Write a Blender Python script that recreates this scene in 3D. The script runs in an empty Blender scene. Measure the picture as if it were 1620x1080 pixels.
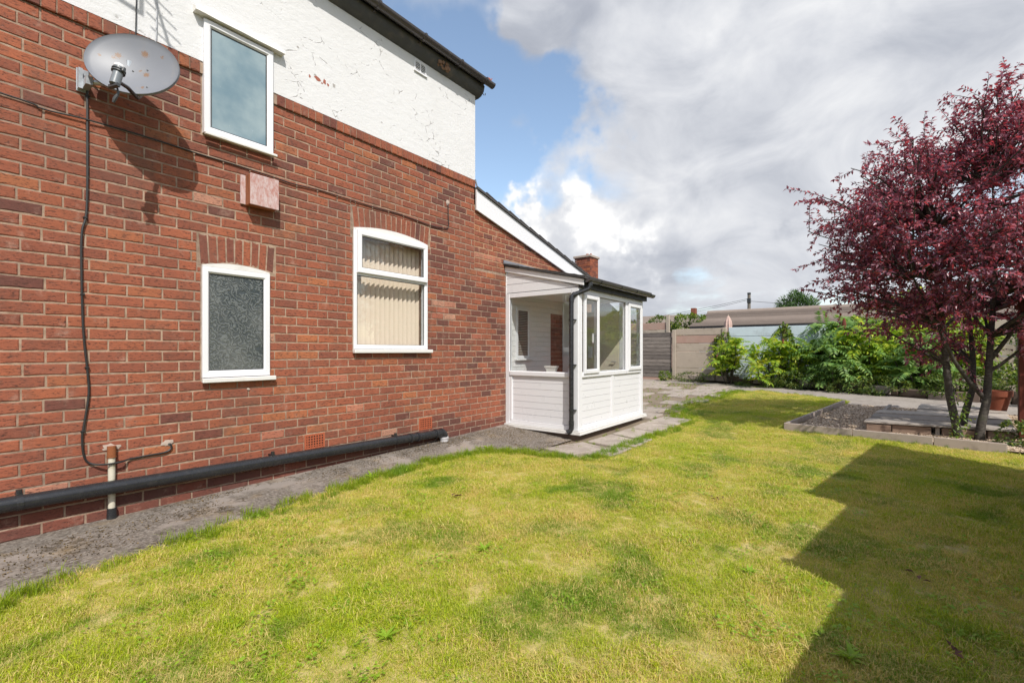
import bpy, bmesh, math, random
import numpy as np
from mathutils import Vector, Matrix, noise as mnoise

random.seed(7); np.random.seed(7)
SC = bpy.context.scene
COL = SC.collection
R = math.radians

# ------------------------------------------------------------------ camera, sky, sun, exposure
CAMZ = 1.325
cam_d = bpy.data.cameras.new('camera'); cam = bpy.data.objects.new('camera', cam_d); COL.objects.link(cam)
TH = R(37.23)
fw = Vector((math.cos(TH), math.sin(TH), 0))
cam.location = (0, 0, CAMZ)
cam.rotation_euler = (R(90), 0, math.atan2(-fw.x, fw.y))
cam_d.sensor_width = 36; cam_d.lens = 36 * 737 / 1620
cam_d.shift_y = 15 / 1620
cam_d.clip_start = 0.05; cam_d.clip_end = 2000
SC.camera = cam

SUN_DIR = Vector((-0.351, -0.585, 0.731)).normalized()
world = bpy.data.worlds.new('World'); SC.world = world; world.use_nodes = True
wn = world.node_tree.nodes; wl = world.node_tree.links
for n in list(wn): wn.remove(n)


class NT:
    """small node-tree helper"""
    def __init__(s, tree): s.t = tree; s.n = tree.nodes; s.l = tree.links
    def node(s, typ, **kw):
        n = s.n.new(typ)
        for k, v in kw.items():
            if k.startswith('i_'):
                key = k[2:]
                key = int(key) if key.isdigit() else key.replace('_', ' ')
                s.set(n, key, v)
            else: setattr(n, k, v)
        return n
    def set(s, n, key, v):
        inp = n.inputs[key]
        if isinstance(v, bpy.types.NodeSocket): s.l.new(v, inp)
        elif isinstance(v, bpy.types.Node): s.l.new(v.outputs[0], inp)
        else: inp.default_value = v
    def math(s, op, a, b=0.0, c=None, clamp=False):
        n = s.n.new('ShaderNodeMath'); n.operation = op; n.use_clamp = clamp
        s.set(n, 0, a); s.set(n, 1, b)
        if c is not None: s.set(n, 2, c)
        return n.outputs[0]
    def mix(s, f, a, b, typ='MIX'):
        n = s.n.new('ShaderNodeMix'); n.data_type = 'RGBA'; n.blend_type = typ
        n.clamp_factor = True
        for k, v in ((0, f), (6, a), (7, b)):
            if isinstance(v, (tuple, list)) and len(v) == 3: v = (*v, 1)
            s.set(n, k, v)
        return n.outputs[2]
    def noise(s, vec, scale, detail=4, rough=.55, dist=0, out=0):
        n = s.n.new('ShaderNodeTexNoise')
        if vec is not None: s.set(n, 'Vector', vec)
        s.set(n, 'Scale', scale); s.set(n, 'Detail', detail); s.set(n, 'Roughness', rough); s.set(n, 'Distortion', dist)
        return n.outputs[out]
    def ramp(s, f, stops):
        n = s.n.new('ShaderNodeValToRGB'); s.set(n, 0, f)
        e = n.color_ramp.elements
        while len(e) < len(stops): e.new(.5)
        for el, (p, c) in zip(e, stops):
            el.position = p
            if not isinstance(c, (tuple, list)): c = (c, c, c)
            el.color = (*c, 1)
        return n.outputs[0]
    def rng(s, v, a, b, c=0., d=1.):
        n = s.n.new('ShaderNodeMapRange'); n.interpolation_type = 'SMOOTHSTEP'
        s.set(n, 0, v); s.set(n, 1, a); s.set(n, 2, b); s.set(n, 3, c); s.set(n, 4, d)
        return n.outputs[0]
    def scale(s, vec, xyz):
        n = s.n.new('ShaderNodeVectorMath'); n.operation = 'MULTIPLY'; s.set(n, 0, vec); s.set(n, 1, xyz); return n.outputs[0]
    def add(s, a, b):
        n = s.n.new('ShaderNodeVectorMath'); n.operation = 'ADD'; s.set(n, 0, a); s.set(n, 1, b); return n.outputs[0]
    def dot(s, a, b):
        n = s.n.new('ShaderNodeVectorMath'); n.operation = 'DOT_PRODUCT'; s.set(n, 0, a); s.set(n, 1, b); return n.outputs['Value']


W = NT(world.node_tree)
sky = W.node('ShaderNodeTexSky', sky_type='NISHITA', sun_disc=False)
sky.sun_elevation = math.asin(SUN_DIR.z); sky.sun_rotation = math.atan2(SUN_DIR.x, SUN_DIR.y)
sky.air_density = 1.0; sky.dust_density = 1.0; sky.ozone_density = 1.6
tc = W.node('ShaderNodeTexCoord')
dvec = tc.outputs['Generated']
# clouds: fractal noise over direction, thinned or thickened round a few cloud banks of the day
sep = W.node('ShaderNodeSeparateXYZ'); W.set(sep, 0, dvec)
zc = W.math('MAXIMUM', W.math('ADD', sep.outputs[2], .16), .05)
proj = W.node('ShaderNodeVectorMath', operation='DIVIDE'); W.set(proj, 0, dvec)
comb = W.node('ShaderNodeCombineXYZ'); W.set(comb, 0, zc); W.set(comb, 1, zc); W.set(comb, 2, 1.0); W.set(proj, 1, comb)
pv = proj.outputs[0]
warp = W.node('ShaderNodeTexNoise'); W.set(warp, 'Vector', dvec); W.set(warp, 'Scale', 5.5); W.set(warp, 'Detail', 5.0); W.set(warp, 'Roughness', .52)
wv = W.add(warp.outputs['Color'], (-.5, -.5, -.5))
dw = W.add(dvec, W.scale(wv, (.15, .15, .15)))


def blob(c, k, amp):
    d = W.dot(dw, Vector(c).normalized())
    e = W.math('MULTIPLY', W.math('SUBTRACT', d, 1.0), k)
    return W.math('MULTIPLY', W.math('EXPONENT', e), amp)


def total(items):
    s = None
    for it in items:
        b = blob(*it); s = b if s is None else W.math('ADD', s, b)
    return s


nz = W.noise(pv, 1.6, 6, .5)
nz2 = W.noise(dvec, 4.2, 7, .52, .2)
cover = W.math('ADD', W.math('MULTIPLY', nz, .55), W.math('MULTIPLY', nz2, .45))
cover = W.math('ADD', cover, total([((.58, .63, .51), 34, -.22), ((.72, .55, .43), 80, -.20), ((.688, .466, .558), 90, .17), ((.825, .415, .378), 120, -.30), ((.785, .47, .40), 80, -.15), ((.921, .204, .331), 60, .14), ((.80, .33, .50), 40, .08),
                                    ((.807, .493, .30), 150, .24), ((.90, .36, .23), 60, .16),
                                    ((.88, .1, .46), 8, .16), ((.94, .3, .10), 50, .05)]))
mask = W.rng(cover, .38, .60)
nb = W.noise(W.scale(W.add(dvec, (3.1, 1.7, .4)), (1, 1, 1.7)), 5.2, 8, .56, .5)
nb2 = W.noise(W.add(pv, (7, 2, 0)), 1.1, 5, .5)
br = W.math('ADD', W.math('MULTIPLY', nb, .8), W.math('MULTIPLY', nb2, .2))
br = W.math('ADD', br, total([((.807, .493, .335), 130, .20), ((.925, .30, .24), 90, .19), ((.879, .015, .476), 14, .10), ((.865, .191, .464), 60, .08),
                              ((.915, .225, .325), 60, -.10), ((.78, .32, .553), 40, -.10), ((.93, .27, .17), 120, -.10),
                              ((.937, .339, .075), 350, .16)]))
cloud = W.ramp(br, [(.16, (1.6, 1.75, 2.15)), (.40, (2.6, 2.75, 3.1)), (.57, (3.75, 3.85, 4.1)), (.84, (5.4, 5.4, 5.4))])
W.n[-1].name = 'cloud_ramp'
skyc = W.mix(1.0, sky.outputs[0], (1.42, 1.32, 1.18), 'MULTIPLY')
final = W.mix(mask, skyc, cloud)
bg = W.node('ShaderNodeBackground'); W.set(bg, 0, final); W.set(bg, 1, .15)
wo = W.node('ShaderNodeOutputWorld'); wl.new(bg.outputs[0], wo.inputs[0])

sun_d = bpy.data.lights.new('sun', 'SUN'); sun = bpy.data.objects.new('sun', sun_d); COL.objects.link(sun)
sun_d.energy = 3.85; sun_d.angle = R(.53); sun_d.color = (1, .955, .88)
sun.rotation_euler = SUN_DIR.to_track_quat('Z', 'Y').to_euler(); sun.location = (-5, -9, 12)

vs = SC.view_settings
vs.view_transform = 'Standard'; vs.look = 'None'; vs.gamma = 1; vs.exposure = 0.36; vs.use_curve_mapping = False
SC.cycles.max_bounces = 8; SC.cycles.transparent_max_bounces = 24



# ------------------------------------------------------------------ helpers
def gz(x):
    return .028 * min(max(x - 7.5, 0), 9.7)


class MB:
    """collects geometry for ONE mesh"""
    def __init__(s): s.v = []; s.f = []; s.m = []; s.mi = 0
    def face(s, pts):
        i = len(s.v); s.v += [tuple(p) for p in pts]; s.f.append(tuple(range(i, i + len(pts)))); s.m.append(s.mi)
    def raw(s, vs_, fs):
        i = len(s.v); s.v += [tuple(p) for p in vs_]
        for f in fs: s.f.append(tuple(a + i for a in f)); s.m.append(s.mi)
    def box(s, x0, x1, y0, y1, z0, z1, M=None, ch=0):
        x0, x1 = min(x0, x1), max(x0, x1); y0, y1 = min(y0, y1), max(y0, y1); z0, z1 = min(z0, z1), max(z0, z1)
        if ch:
            bm = bmesh.new()
            bmesh.ops.create_cube(bm, size=1)
            for v in bm.verts: v.co = Vector(((x0 + x1) / 2 + v.co.x * (x1 - x0), (y0 + y1) / 2 + v.co.y * (y1 - y0), (z0 + z1) / 2 + v.co.z * (z1 - z0)))
            bmesh.ops.bevel(bm, geom=bm.edges[:], offset=ch, segments=1, affect='EDGES', profile=.5)
            bm.verts.index_update()
            vv = [v.co.copy() for v in bm.verts]; ff = [[v.index for v in f.verts] for f in bm.faces]; bm.free()
        else:
            vv = [Vector(p) for p in ((x0, y0, z0), (x1, y0, z0), (x1, y1, z0), (x0, y1, z0), (x0, y0, z1), (x1, y0, z1), (x1, y1, z1), (x0, y1, z1))]
            ff = [(0, 3, 2, 1), (4, 5, 6, 7), (0, 1, 5, 4), (1, 2, 6, 5), (2, 3, 7, 6), (3, 0, 4, 7)]
        if M is not None: vv = [M @ v for v in vv]
        s.raw(vv, ff); return s
    def prism(s, poly, axis, a, b):
        """poly of 2D points extruded along axis from a to b"""
        def P(p, t):
            if axis == 'y': return (p[0], t, p[1])
            if axis == 'x': return (t, p[0], p[1])
            return (p[0], p[1], t)
        n = len(poly)
        vv = [P(p, a) for p in poly] + [P(p, b) for p in poly]
        ff = [tuple(range(n)), tuple(range(2 * n - 1, n - 1, -1))] + [(i, i + n, (i + 1) % n + n, (i + 1) % n) for i in range(n)]
        s.raw(vv, ff); return s
    def tube(s, path, r, n=10, cap=True):
        path = [Vector(p) for p in path]
        rs = r if isinstance(r, (list, tuple)) else [r] * len(path)
        vv = []; up = None
        for i, p in enumerate(path):
            t = (path[min(i + 1, len(path) - 1)] - path[max(i - 1, 0)])
            t = t.normalized() if t.length > 1e-9 else Vector((0, 0, 1))
            if up is None:
                up = Vector((0, 0, 1)) if abs(t.z) < .9 else Vector((1, 0, 0))
            a = (up - t * up.dot(t)); a = a.normalized() if a.length > 1e-6 else t.orthogonal().normalized()
            b = t.cross(a); up = a
            for k in range(n):
                an = 2 * math.pi * k / n
                vv.append(p + (a * math.cos(an) + b * math.sin(an)) * rs[i])
        ff = []
        for i in range(len(path) - 1):
            for k in range(n):
                k2 = (k + 1) % n
                ff.append((i * n + k, i * n + k2, (i + 1) * n + k2, (i + 1) * n + k))
        if cap:
            ff.append(tuple(range(n - 1, -1, -1))); o = (len(path) - 1) * n; ff.append(tuple(range(o, o + n)))
        s.raw(vv, ff); return s
    def lathe(s, prof, n=20, M=None):
        vv = []
        for (r, z) in prof:
            for k in range(n):
                a = 2 * math.pi * k / n
                p = Vector((r * math.cos(a), r * math.sin(a), z)); vv.append(M @ p if M is not None else p)
        ff = []
        for i in range(len(prof) - 1):
            for k in range(n):
                k2 = (k + 1) % n; ff.append((i * n + k, i * n + k2, (i + 1) * n + k2, (i + 1) * n + k))
        s.raw(vv, ff); return s
    def mesh(s, name, mats, smooth=False):
        me = bpy.data.meshes.new(name)
        me.from_pydata([tuple(v) for v in s.v], [], s.f)
        for m in (mats if isinstance(mats, (list, tuple)) else [mats]): me.materials.append(m)
        if any(s.m): me.polygons.foreach_set('material_index', s.m)
        if smooth: me.polygons.foreach_set('use_smooth', [True] * len(me.polygons))
        me.update(); return me
    def build(s, name, mats, parent=None, smooth=False, fix=True):
        me = s.mesh(name, mats, smooth)
        if fix:
            bm = bmesh.new(); bm.from_mesh(me); bmesh.ops.recalc_face_normals(bm, faces=bm.faces[:]); bm.to_mesh(me); bm.free()
        if smooth:
            try: me.set_sharp_from_angle(angle=R(38))
            except Exception: pass
        return link(name, me, parent)


def link(name, me, parent=None):
    o = bpy.data.objects.new(name, me); COL.objects.link(o)
    if parent is not None:
        o.parent = parent
        root = parent; M = Matrix()
        o.matrix_parent_inverse = world_of(parent).inverted()
    return o


def world_of(o):
    M = Matrix.LocRotScale(o.location, o.rotation_euler, o.scale)
    if o.parent is not None: return world_of(o.parent) @ o.matrix_parent_inverse @ M
    return M


def tag(o, label=None, cat=None, group=None, kind=None):
    for k, v in (('label', label), ('category', cat), ('group', group), ('kind', kind)):
        if v: o[k] = v
    return o


def empty(name, loc, label, cat, group=None):
    o = bpy.data.objects.new(name, None); COL.objects.link(o); o.location = loc; o.empty_display_size = .1
    return tag(o, label, cat, group)


def instance(src, name, loc, rot=(0, 0, 0), scale=(1, 1, 1), parent=None):
    o = bpy.data.objects.new(name, src); COL.objects.link(o); o.location = loc; o.rotation_euler = rot; o.scale = scale
    if parent is not None:
        o.parent = parent; o.matrix_parent_inverse = world_of(parent).inverted()
    return o


def copy_tree(o, parent=None):
    c = o.copy(); COL.objects.link(c)
    if parent is not None: c.parent = parent
    for ch in list(o.children): copy_tree(ch, c)
    return c


def sheet(name, pts, dz, mat, zf=None, cuts=(7.5, 17.2), parent=None, sub=0):
    bm = bmesh.new()
    vs_ = [bm.verts.new((p[0], p[1], 0)) for p in pts]
    bm.faces.new(vs_)
    bmesh.ops.triangulate(bm, faces=bm.faces[:])
    xs = list(cuts)
    if sub:
        x0 = min(p[0] for p in pts); x1 = max(p[0] for p in pts); y0 = min(p[1] for p in pts); y1 = max(p[1] for p in pts)
        k = x0
        while k < x1: xs.append(k); k += sub
    for c in xs:
        bmesh.ops.bisect_plane(bm, geom=bm.verts[:] + bm.edges[:] + bm.faces[:], plane_co=(c, 0, 0), plane_no=(1, 0, 0))
    if sub:
        k = y0
        while k < y1:
            bmesh.ops.bisect_plane(bm, geom=bm.verts[:] + bm.edges[:] + bm.faces[:], plane_co=(0, k, 0), plane_no=(0, 1, 0)); k += sub
    for v in bm.verts: v.co.z = (zf(v.co.x, v.co.y) if zf else gz(v.co.x)) + dz
    for f in bm.faces:
        f.normal_update()
        if f.normal.z < 0: f.normal_flip()
    me = bpy.data.meshes.new(name); bm.to_mesh(me); bm.free(); me.materials.append(mat)
    return link(name, me, parent)


# ------------------------------------------------------------------ materials
def mat(name, rough=.6, spec=.5):
    m = bpy.data.materials.new(name); m.use_nodes = True
    t = NT(m.node_tree)
    p = m.node_tree.nodes['Principled BSDF']; p.inputs['Roughness'].default_value = rough
    p.inputs['Specular IOR Level'].default_value = spec
    t.p = p; t.mat = m
    t.geo = t.node('ShaderNodeNewGeometry'); t.pos = t.geo.outputs['Position']
    return t


def bump(t, h, strength=.3, dist=.01, norm=None):
    b = t.node('ShaderNodeBump'); t.set(b, 'Height', h); t.set(b, 'Strength', strength); t.set(b, 'Distance', dist)
    if norm is not None: t.set(b, 'Normal', norm)
    return b.outputs[0]


def plain(name, c, rough=.5, var=.12, scale=8, spec=.5, bstr=0, bscale=60, metal=0, dirt=None, dscale=3, damt=.3):
    t = mat(name, rough, spec)
    n = t.noise(t.pos, scale, 6, .6)
    c0 = tuple(max(0, a * (1 - var)) for a in c); c1 = tuple(min(1, a * (1 + var)) for a in c)
    col = t.mix(n, c0, c1)
    if dirt:
        d = t.rng(t.noise(t.pos, dscale, 8, .65), .5, .72, 0, damt)
        col = t.mix(d, col, dirt)
    t.set(t.p, 'Base Color', col)
    t.set(t.p, 'Metallic', metal)
    t.set(t.p, 'Roughness', t.rng(t.noise(t.pos, scale * 2.3, 4), .2, .8, rough * .85, min(1, rough * 1.15)))
    if bstr: t.set(t.p, 'Normal', bump(t, t.noise(t.pos, bscale, 5, .6), bstr, .006))
    return t.mat


def brick_mat(name, tint=1.0, dark=False, pale=False):
    t = mat(name, .88, .25)
    oi = t.node('ShaderNodeObjectInfo')
    rnd = t.math('FRACT', t.math('ADD', oi.outputs['Random'], t.math('MULTIPLY', t.geo.outputs['Random Per Island'], 7.31)))
    if pale: stops = [(0, (.42, .17, .11)), (.5, (.46, .24, .16)), (1, (.36, .11, .065))]
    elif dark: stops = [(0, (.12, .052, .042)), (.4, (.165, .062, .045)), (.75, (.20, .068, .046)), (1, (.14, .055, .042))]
    else: stops = [(0, (.205, .072, .047)), (.16, (.255, .084, .050)), (.35, (.30, .096, .053)), (.55, (.265, .088, .053)), (.75, (.325, .105, .054)), (.9, (.225, .076, .048)), (1, (.37, .132, .060))]
    base = t.ramp(rnd, stops)
    big = t.noise(t.pos, .9, 3, .5)
    base = t.mix(t.rng(big, .36, .66, 0, .55), base, t.mix(1.0, base, (.68, .74, .82), 'MULTIPLY'))
    # drag marks, burnt flecks and pits
    st = t.scale(t.pos, (38, 38, 120))
    fle = t.noise(st, 1.0, 6, .62)
    base = t.mix(t.rng(fle, .53, .66, 0, .85), base, (.06, .028, .022))
    mot = t.noise(t.pos, 26, 5, .65)
    base = t.mix(t.rng(mot, .35, .75, 0, .5), base, t.mix(1.0, base, (1.3, 1.18, 1.1), 'MULTIPLY'))
    # mortar smears and lime bloom
    bloom = t.rng(t.noise(t.pos, 7.5, 9, .72), .55, .76, 0, .55)
    base = t.mix(bloom, base, (.40, .27, .21))
    grime = t.rng(t.noise(t.scale(t.pos, (1, 1, .45)), 2.1, 7, .68, .4), .47, .70, 0, .5)
    base = t.mix(grime, base, (.115, .07, .055))
    t.set(t.p, 'Base Color', base)
    drag = t.noise(t.scale(t.pos, (150, 150, 22)), 1.0, 3, .5)
    h = t.math('ADD', t.math('MULTIPLY', fle, -1.2), t.math('ADD', t.math('MULTIPLY', mot, .5), t.math('MULTIPLY', drag, .25)))
    t.set(t.p, 'Normal', bump(t, h, .55, .006))
    return t.mat


M_brick = brick_mat('fired_brick'); M_brick_dark = brick_mat('dark_brick', dark=True); M_brick_pale = brick_mat('limed_brick', pale=True)


def mortar_mat(name, c, c2):
    t = mat(name, .95, .15)
    n = t.noise(t.pos, 14, 8, .65); n2 = t.noise(t.pos, 1.1, 4, .5)
    col = t.mix(t.rng(n2, .35, .65), c, c2)
    col = t.mix(t.rng(n, .3, .7, 0, .85), col, t.mix(1.0, col, (.52, .48, .44), 'MULTIPLY'))
    t.set(t.p, 'Base Color', col)
    t.set(t.p, 'Normal', bump(t, t.noise(t.pos, 110, 6, .7), .6, .006))
    return t.mat


M_mortar = mortar_mat('sand_mortar', (.42, .305, .225), (.33, .245, .19))
M_mortar_new = mortar_mat('orange_mortar', (.50, .31, .19), (.44, .30, .20))


def render_mat():
    t = mat('white_masonry_paint', .82, .3)
    grain = t.noise(t.pos, 95, 5, .65)
    lump = t.noise(t.scale(t.pos, (1, 1, 1.7)), 11, 6, .6)
    crack = t.node('ShaderNodeTexVoronoi', feature='DISTANCE_TO_EDGE'); 
    wv_ = t.add(t.pos, t.scale(t.node('ShaderNodeTexNoise', i_Scale=9.0, i_Detail=6.0).outputs['Color'], (.22, .22, .22)))
    t.set(crack, 'Vector', t.scale(wv_, (1, 1, 1.25))); t.set(crack, 'Scale', 5.0)
    zone = t.rng(t.noise(t.pos, 1.7, 5, .65), .50, .59)
    broken = t.rng(t.noise(t.pos, 16, 3, .5), .46, .56)
    line = t.math('MULTIPLY', t.math('MULTIPLY', t.rng(crack.outputs['Distance'], .0, .03, 1, 0), zone), broken)
    col = t.mix(t.rng(t.noise(t.pos, 2.2, 7, .65), .4, .75, 0, .35), (.64, .64, .645), (.56, .555, .545))
    col = t.mix(t.math('MULTIPLY', line, .75), col, (.22, .20, .19))
    t.set(t.p, 'Base Color', col)
    h = t.math('ADD', t.math('ADD', t.math('MULTIPLY', grain, .4), t.math('MULTIPLY', lump, 1.0)), t.math('MULTIPLY', line, -1.2))
    t.set(t.p, 'Normal', bump(t, h, .5, .012))
    return t.mat


M_render = render_mat()
M_upvc = plain('white_upvc', (.70, .70, .72), .3, .03, 3, .5)
M_upvc_dirty = plain('white_upvc_sill', (.66, .65, .63), .4, .04, 6, .5, dirt=(.42, .38, .30), dscale=7, damt=.35)
M_hood = plain('pinkish_stone_paint', (.56, .48, .43), .8, .1, 9, .3, bstr=.3)
M_black = plain('black_plastic', (.022, .023, .026), .27, .2, 12, .5, dirt=(.07, .065, .06), dscale=22, damt=.3)
M_gutter = plain('faded_black_gutter', (.06, .054, .056), .24, .2, 6, .5, dirt=(.14, .12, .10), dscale=9, damt=.4)
M_soffit = plain('black_painted_plaster', (.062, .063, .066), .6, .3, 7, .4, bstr=.7, bscale=18, dirt=(.16, .13, .10), dscale=5, damt=.5)
M_cable = plain('cable_black', (.018, .017, .017), .5, .2, 10)
M_grey_cable = plain('cable_grey', (.42, .43, .45), .55, .1, 10)
M_lead = plain('lead_sheet', (.17, .18, .20), .55, .2, 9, .5, bstr=.25, bscale=30)
M_roof = plain('dark_roof_tile', (.075, .07, .07), .8, .3, 7, .3, bstr=.5)
M_terra = plain('terracotta', (.36, .095, .045), .85, .2, 30, .25, bstr=.3, bscale=120)
M_pot = plain('terracotta_pot', (.22, .065, .035), .75, .12, 14, .3, dirt=(.30, .2, .15), dscale=6, damt=.4)
M_dark = plain('dark_void', (.006, .006, .006), .9, .1)
M_white_flat = plain('white_interior_paint', (.72, .72, .71), .6, .04, 5)
M_dishgrey = None


def dish_mat():
    t = mat('grey_dish_enamel', .45, .4)
    n = t.noise(t.pos, 5, 6, .6)
    col = t.mix(n, (.155, .165, .19), (.20, .21, .235))
    rust = None
    wob = t.scale(t.add(t.node('ShaderNodeTexNoise', i_Scale=60.0, i_Detail=5.0).outputs['Color'], (-.5, -.5, -.5)), (.05, .05, .05))
    for (q_, r_) in RUST:
        d_ = t.node('ShaderNodeVectorMath', operation='DISTANCE'); t.set(d_, 0, t.add(t.pos, wob)); d_.inputs[1].default_value = q_
        k_ = t.rng(d_.outputs['Value'], r_ * .45, r_, 1, 0); rust = k_ if rust is None else t.math('MAXIMUM', rust, k_)
    halo = t.rng(t.noise(t.scale(t.pos, (1, 1, .45)), 11, 5, .6, .3), .56, .74, 0, .35)
    col = t.mix(halo, col, (.25, .225, .20))
    col = t.mix(t.math('MULTIPLY', rust, .8), col, (.19, .095, .035))
    t.set(t.p, 'Base Color', col); t.set(t.p, 'Metallic', .0)
    return t.mat


RUST = [((.925, 4.40, 3.575), .022), ((1.045, 4.31, 3.62), .026), ((1.11, 4.35, 3.455), .018), ((1.12, 4.33, 3.33), .012), ((.83, 4.47, 3.52), .014), ((1.22, 4.25, 3.57), .013), ((.90, 4.41, 3.54), .012)]
DISHDEF = dish_mat
M_zinc = plain('galvanised_steel', (.42, .45, .48), .45, .15, 20, .5, metal=.6)
M_darkgrey = plain('dark_grey_plastic', (.05, .055, .06), .45, .2, 12)
M_lnb = plain('grey_lnb_plastic', (.16, .18, .20), .4, .1, 12)


def glass_mat(name, tint=(.97, .98, .98), ior=1.5):
    m = bpy.data.materials.new(name); m.use_nodes = True
    t = NT(m.node_tree); 
    for n in list(t.n): t.n.remove(n)
    out = t.node('ShaderNodeOutputMaterial')
    tr = t.node('ShaderNodeBsdfTransparent'); tr.inputs[0].default_value = (*tint, 1)
    gl = t.node('ShaderNodeBsdfGlossy'); gl.inputs['Roughness'].default_value = .0; gl.inputs[0].default_value = (1, 1, 1, 1)
    geo = t.node('ShaderNodeNewGeometry')
    wob = t.node('ShaderNodeTexNoise'); t.set(wob, 'Vector', geo.outputs['Position']); t.set(wob, 'Scale', 1.6); t.set(wob, 'Detail', 1.0)
    b = t.node('ShaderNodeBump'); t.set(b, 'Height', wob.outputs[0]); t.set(b, 'Strength', .02); t.set(b, 'Distance', .05); t.set(gl, 'Normal', b.outputs[0])
    dt = t.math('ABSOLUTE', t.dot(geo.outputs['Incoming'], geo.outputs['Normal']))
    f2 = t.math('ADD', t.math('MULTIPLY', t.math('POWER', t.math('SUBTRACT', 1.0, dt, clamp=True), 5.0), .9), .05)
    mx = t.node('ShaderNodeMixShader')
    t.l.new(f2, mx.inputs[0]); t.l.new(tr.outputs[0], mx.inputs[1]); t.l.new(gl.outputs[0], mx.inputs[2]); t.l.new(mx.outputs[0], out.inputs[0])
    return m


M_glass = glass_mat('clear_glass')


def frosted(name, c0, c1, kind):
    t = mat(name, .18, .6)
    n = t.noise(t.pos, 2.4, 4, .6)
    col = t.mix(t.rng(n, .3, .7), c0, c1)
    if kind == 'swirl':
        sw = t.noise(t.pos, 12, 3, .5, 3.2)
        w2 = t.node('ShaderNodeTexWave', wave_type='RINGS', rings_direction='SPHERICAL'); t.set(w2, 'Vector', t.scale(t.pos, (1, .2, 1))); t.set(w2, 'Scale', 8.0); t.set(w2, 'Distortion', 20.0); t.set(w2, 'Detail', 3.0); t.set(w2, 'Detail Scale', 1.6)
        h = t.math('ADD', t.math('MULTIPLY', w2.outputs['Fac'], .8), sw)
        col = t.mix(t.rng(w2.outputs['Fac'], .5, .95, 0, .55), col, tuple(min(1, a * 1.7) for a in c1))
        t.set(t.p, 'Normal', bump(t, h, .42, .008)); t.set(t.p, 'Roughness', .24)
    else:
        sp = t.noise(t.pos, 60, 3, .6)
        col = t.mix(t.rng(sp, .70, .78, 0, .6), col, (.55, .62, .66))
        t.set(t.p, 'Normal', bump(t, sp, .12, .004)); t.set(t.p, 'Roughness', .3)
    t.set(t.p, 'Base Color', col)
    return t.mat


M_frost = frosted('frosted_glass', (.14, .22, .27), (.27, .345, .375), 'fine')
M_swirl = frosted('swirl_obscure_glass', (.038, .048, .050), (.105, .112, .108), 'swirl')
M_gasket = plain('black_gasket', (.01, .01, .01), .6, .1)
M_blind = plain('cream_blind_fabric', (.70, .585, .47), .85, .03, 6, .2)


def concrete_path():
    t = mat('weathered_path_concrete', .93, .2)
    big = t.noise(t.pos, 1.6, 6, .6, .4)
    smooth = t.rng(big, .50, .58)
    agg = t.node('ShaderNodeTexVoronoi'); t.set(agg, 'Vector', t.pos); t.set(agg, 'Scale', 75.0)
    g = t.noise(t.pos, 42, 8, .7)
    rough_c = t.ramp(g, [(.28, (.05, .042, .036)), (.48, (.155, .133, .113)), (.70, (.285, .25, .215))])
    rough_c = t.mix(t.rng(agg.outputs['Color'], .72, .95, 0, .6), rough_c, (.34, .31, .28))
    smooth_c = t.mix(t.noise(t.pos, 7, 7, .65), (.21, .18, .158), (.295, .258, .228))
    col = t.mix(smooth, rough_c, smooth_c)
    moss = t.math('MULTIPLY', t.rng(t.noise(t.pos, 3.4, 6, .66), .49, .62), t.rng(t.noise(t.pos, 30, 5, .7), .44, .58))
    col = t.mix(t.math('MULTIPLY', moss, .9), col, (.062, .046, .028))
    och = t.rng(t.noise(t.add(t.pos, (9, 4, 0)), 2.6, 7, .7), .52, .70, 0, .6)
    col = t.mix(och, col, (.27, .20, .12))
    t.set(t.p, 'Base Color', col)
    h = t.math('ADD', t.math('MULTIPLY', g, t.math('SUBTRACT', 1.2, smooth)), t.math('MULTIPLY', moss, .8))
    t.set(t.p, 'Normal', bump(t, h, .5, .012))
    return t.mat


M_path = concrete_path()


def ground_mat(name, a, b, c, scale=6, bs=.5):
    t = mat(name, .95, .15)
    n = t.noise(t.pos, scale, 8, .65); n2 = t.noise(t.pos, scale * 9, 6, .7)
    col = t.mix(t.rng(n, .35, .65), a, b); col = t.mix(t.rng(n2, .45, .7, 0, .7), col, c)
    t.set(t.p, 'Base Color', col); t.set(t.p, 'Normal', bump(t, n2, bs, .02))
    return t.mat


M_soil = ground_mat('thatch_soil', (.40, .34, .11), (.48, .39, .17), (.28, .24, .09), 4)
M_ground = ground_mat('rough_ground', (.075, .085, .03), (.12, .11, .05), (.05, .05, .025), 2)
M_sand = ground_mat('sandy_patio_base', (.26, .205, .15), (.20, .165, .12), (.12, .10, .07), 3)
M_tarmac = ground_mat('grey_garden_path', (.28, .245, .215), (.34, .30, .265), (.16, .14, .125), 2.2, .3)
M_slab = ground_mat('stone_flag', (.30, .255, .22), (.40, .345, .30), (.21, .18, .15), 4, .3)
M_gravbase = ground_mat('gravel_bed_base', (.28, .215, .15), (.36, .28, .20), (.16, .12, .085), 9)
M_bedsoil = ground_mat('bed_soil', (.06, .045, .03), (.09, .07, .045), (.04, .03, .02), 5)
M_kerb = plain('concrete_edging', (.36, .30, .26), .9, .12, 6, .2, bstr=.3, bscale=70, dirt=(.17, .14, .11), dscale=5, damt=.6)
M_conc = plain('pale_concrete', (.40, .34, .28), .9, .12, 5, .2, bstr=.25, bscale=60, dirt=(.20, .165, .13), dscale=2.4, damt=.6)
M_conc_red = plain('pinkish_concrete', (.38, .255, .21), .9, .18, 4, .2, bstr=.25, bscale=60, dirt=(.34, .28, .23), dscale=2.0, damt=.7)
M_conc_blue = plain('pale_blue_painted_concrete', (.52, .60, .66), .85, .08, 4, .25, bstr=.2, bscale=50, dirt=(.30, .33, .34), dscale=2.5, damt=.45)
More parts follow.
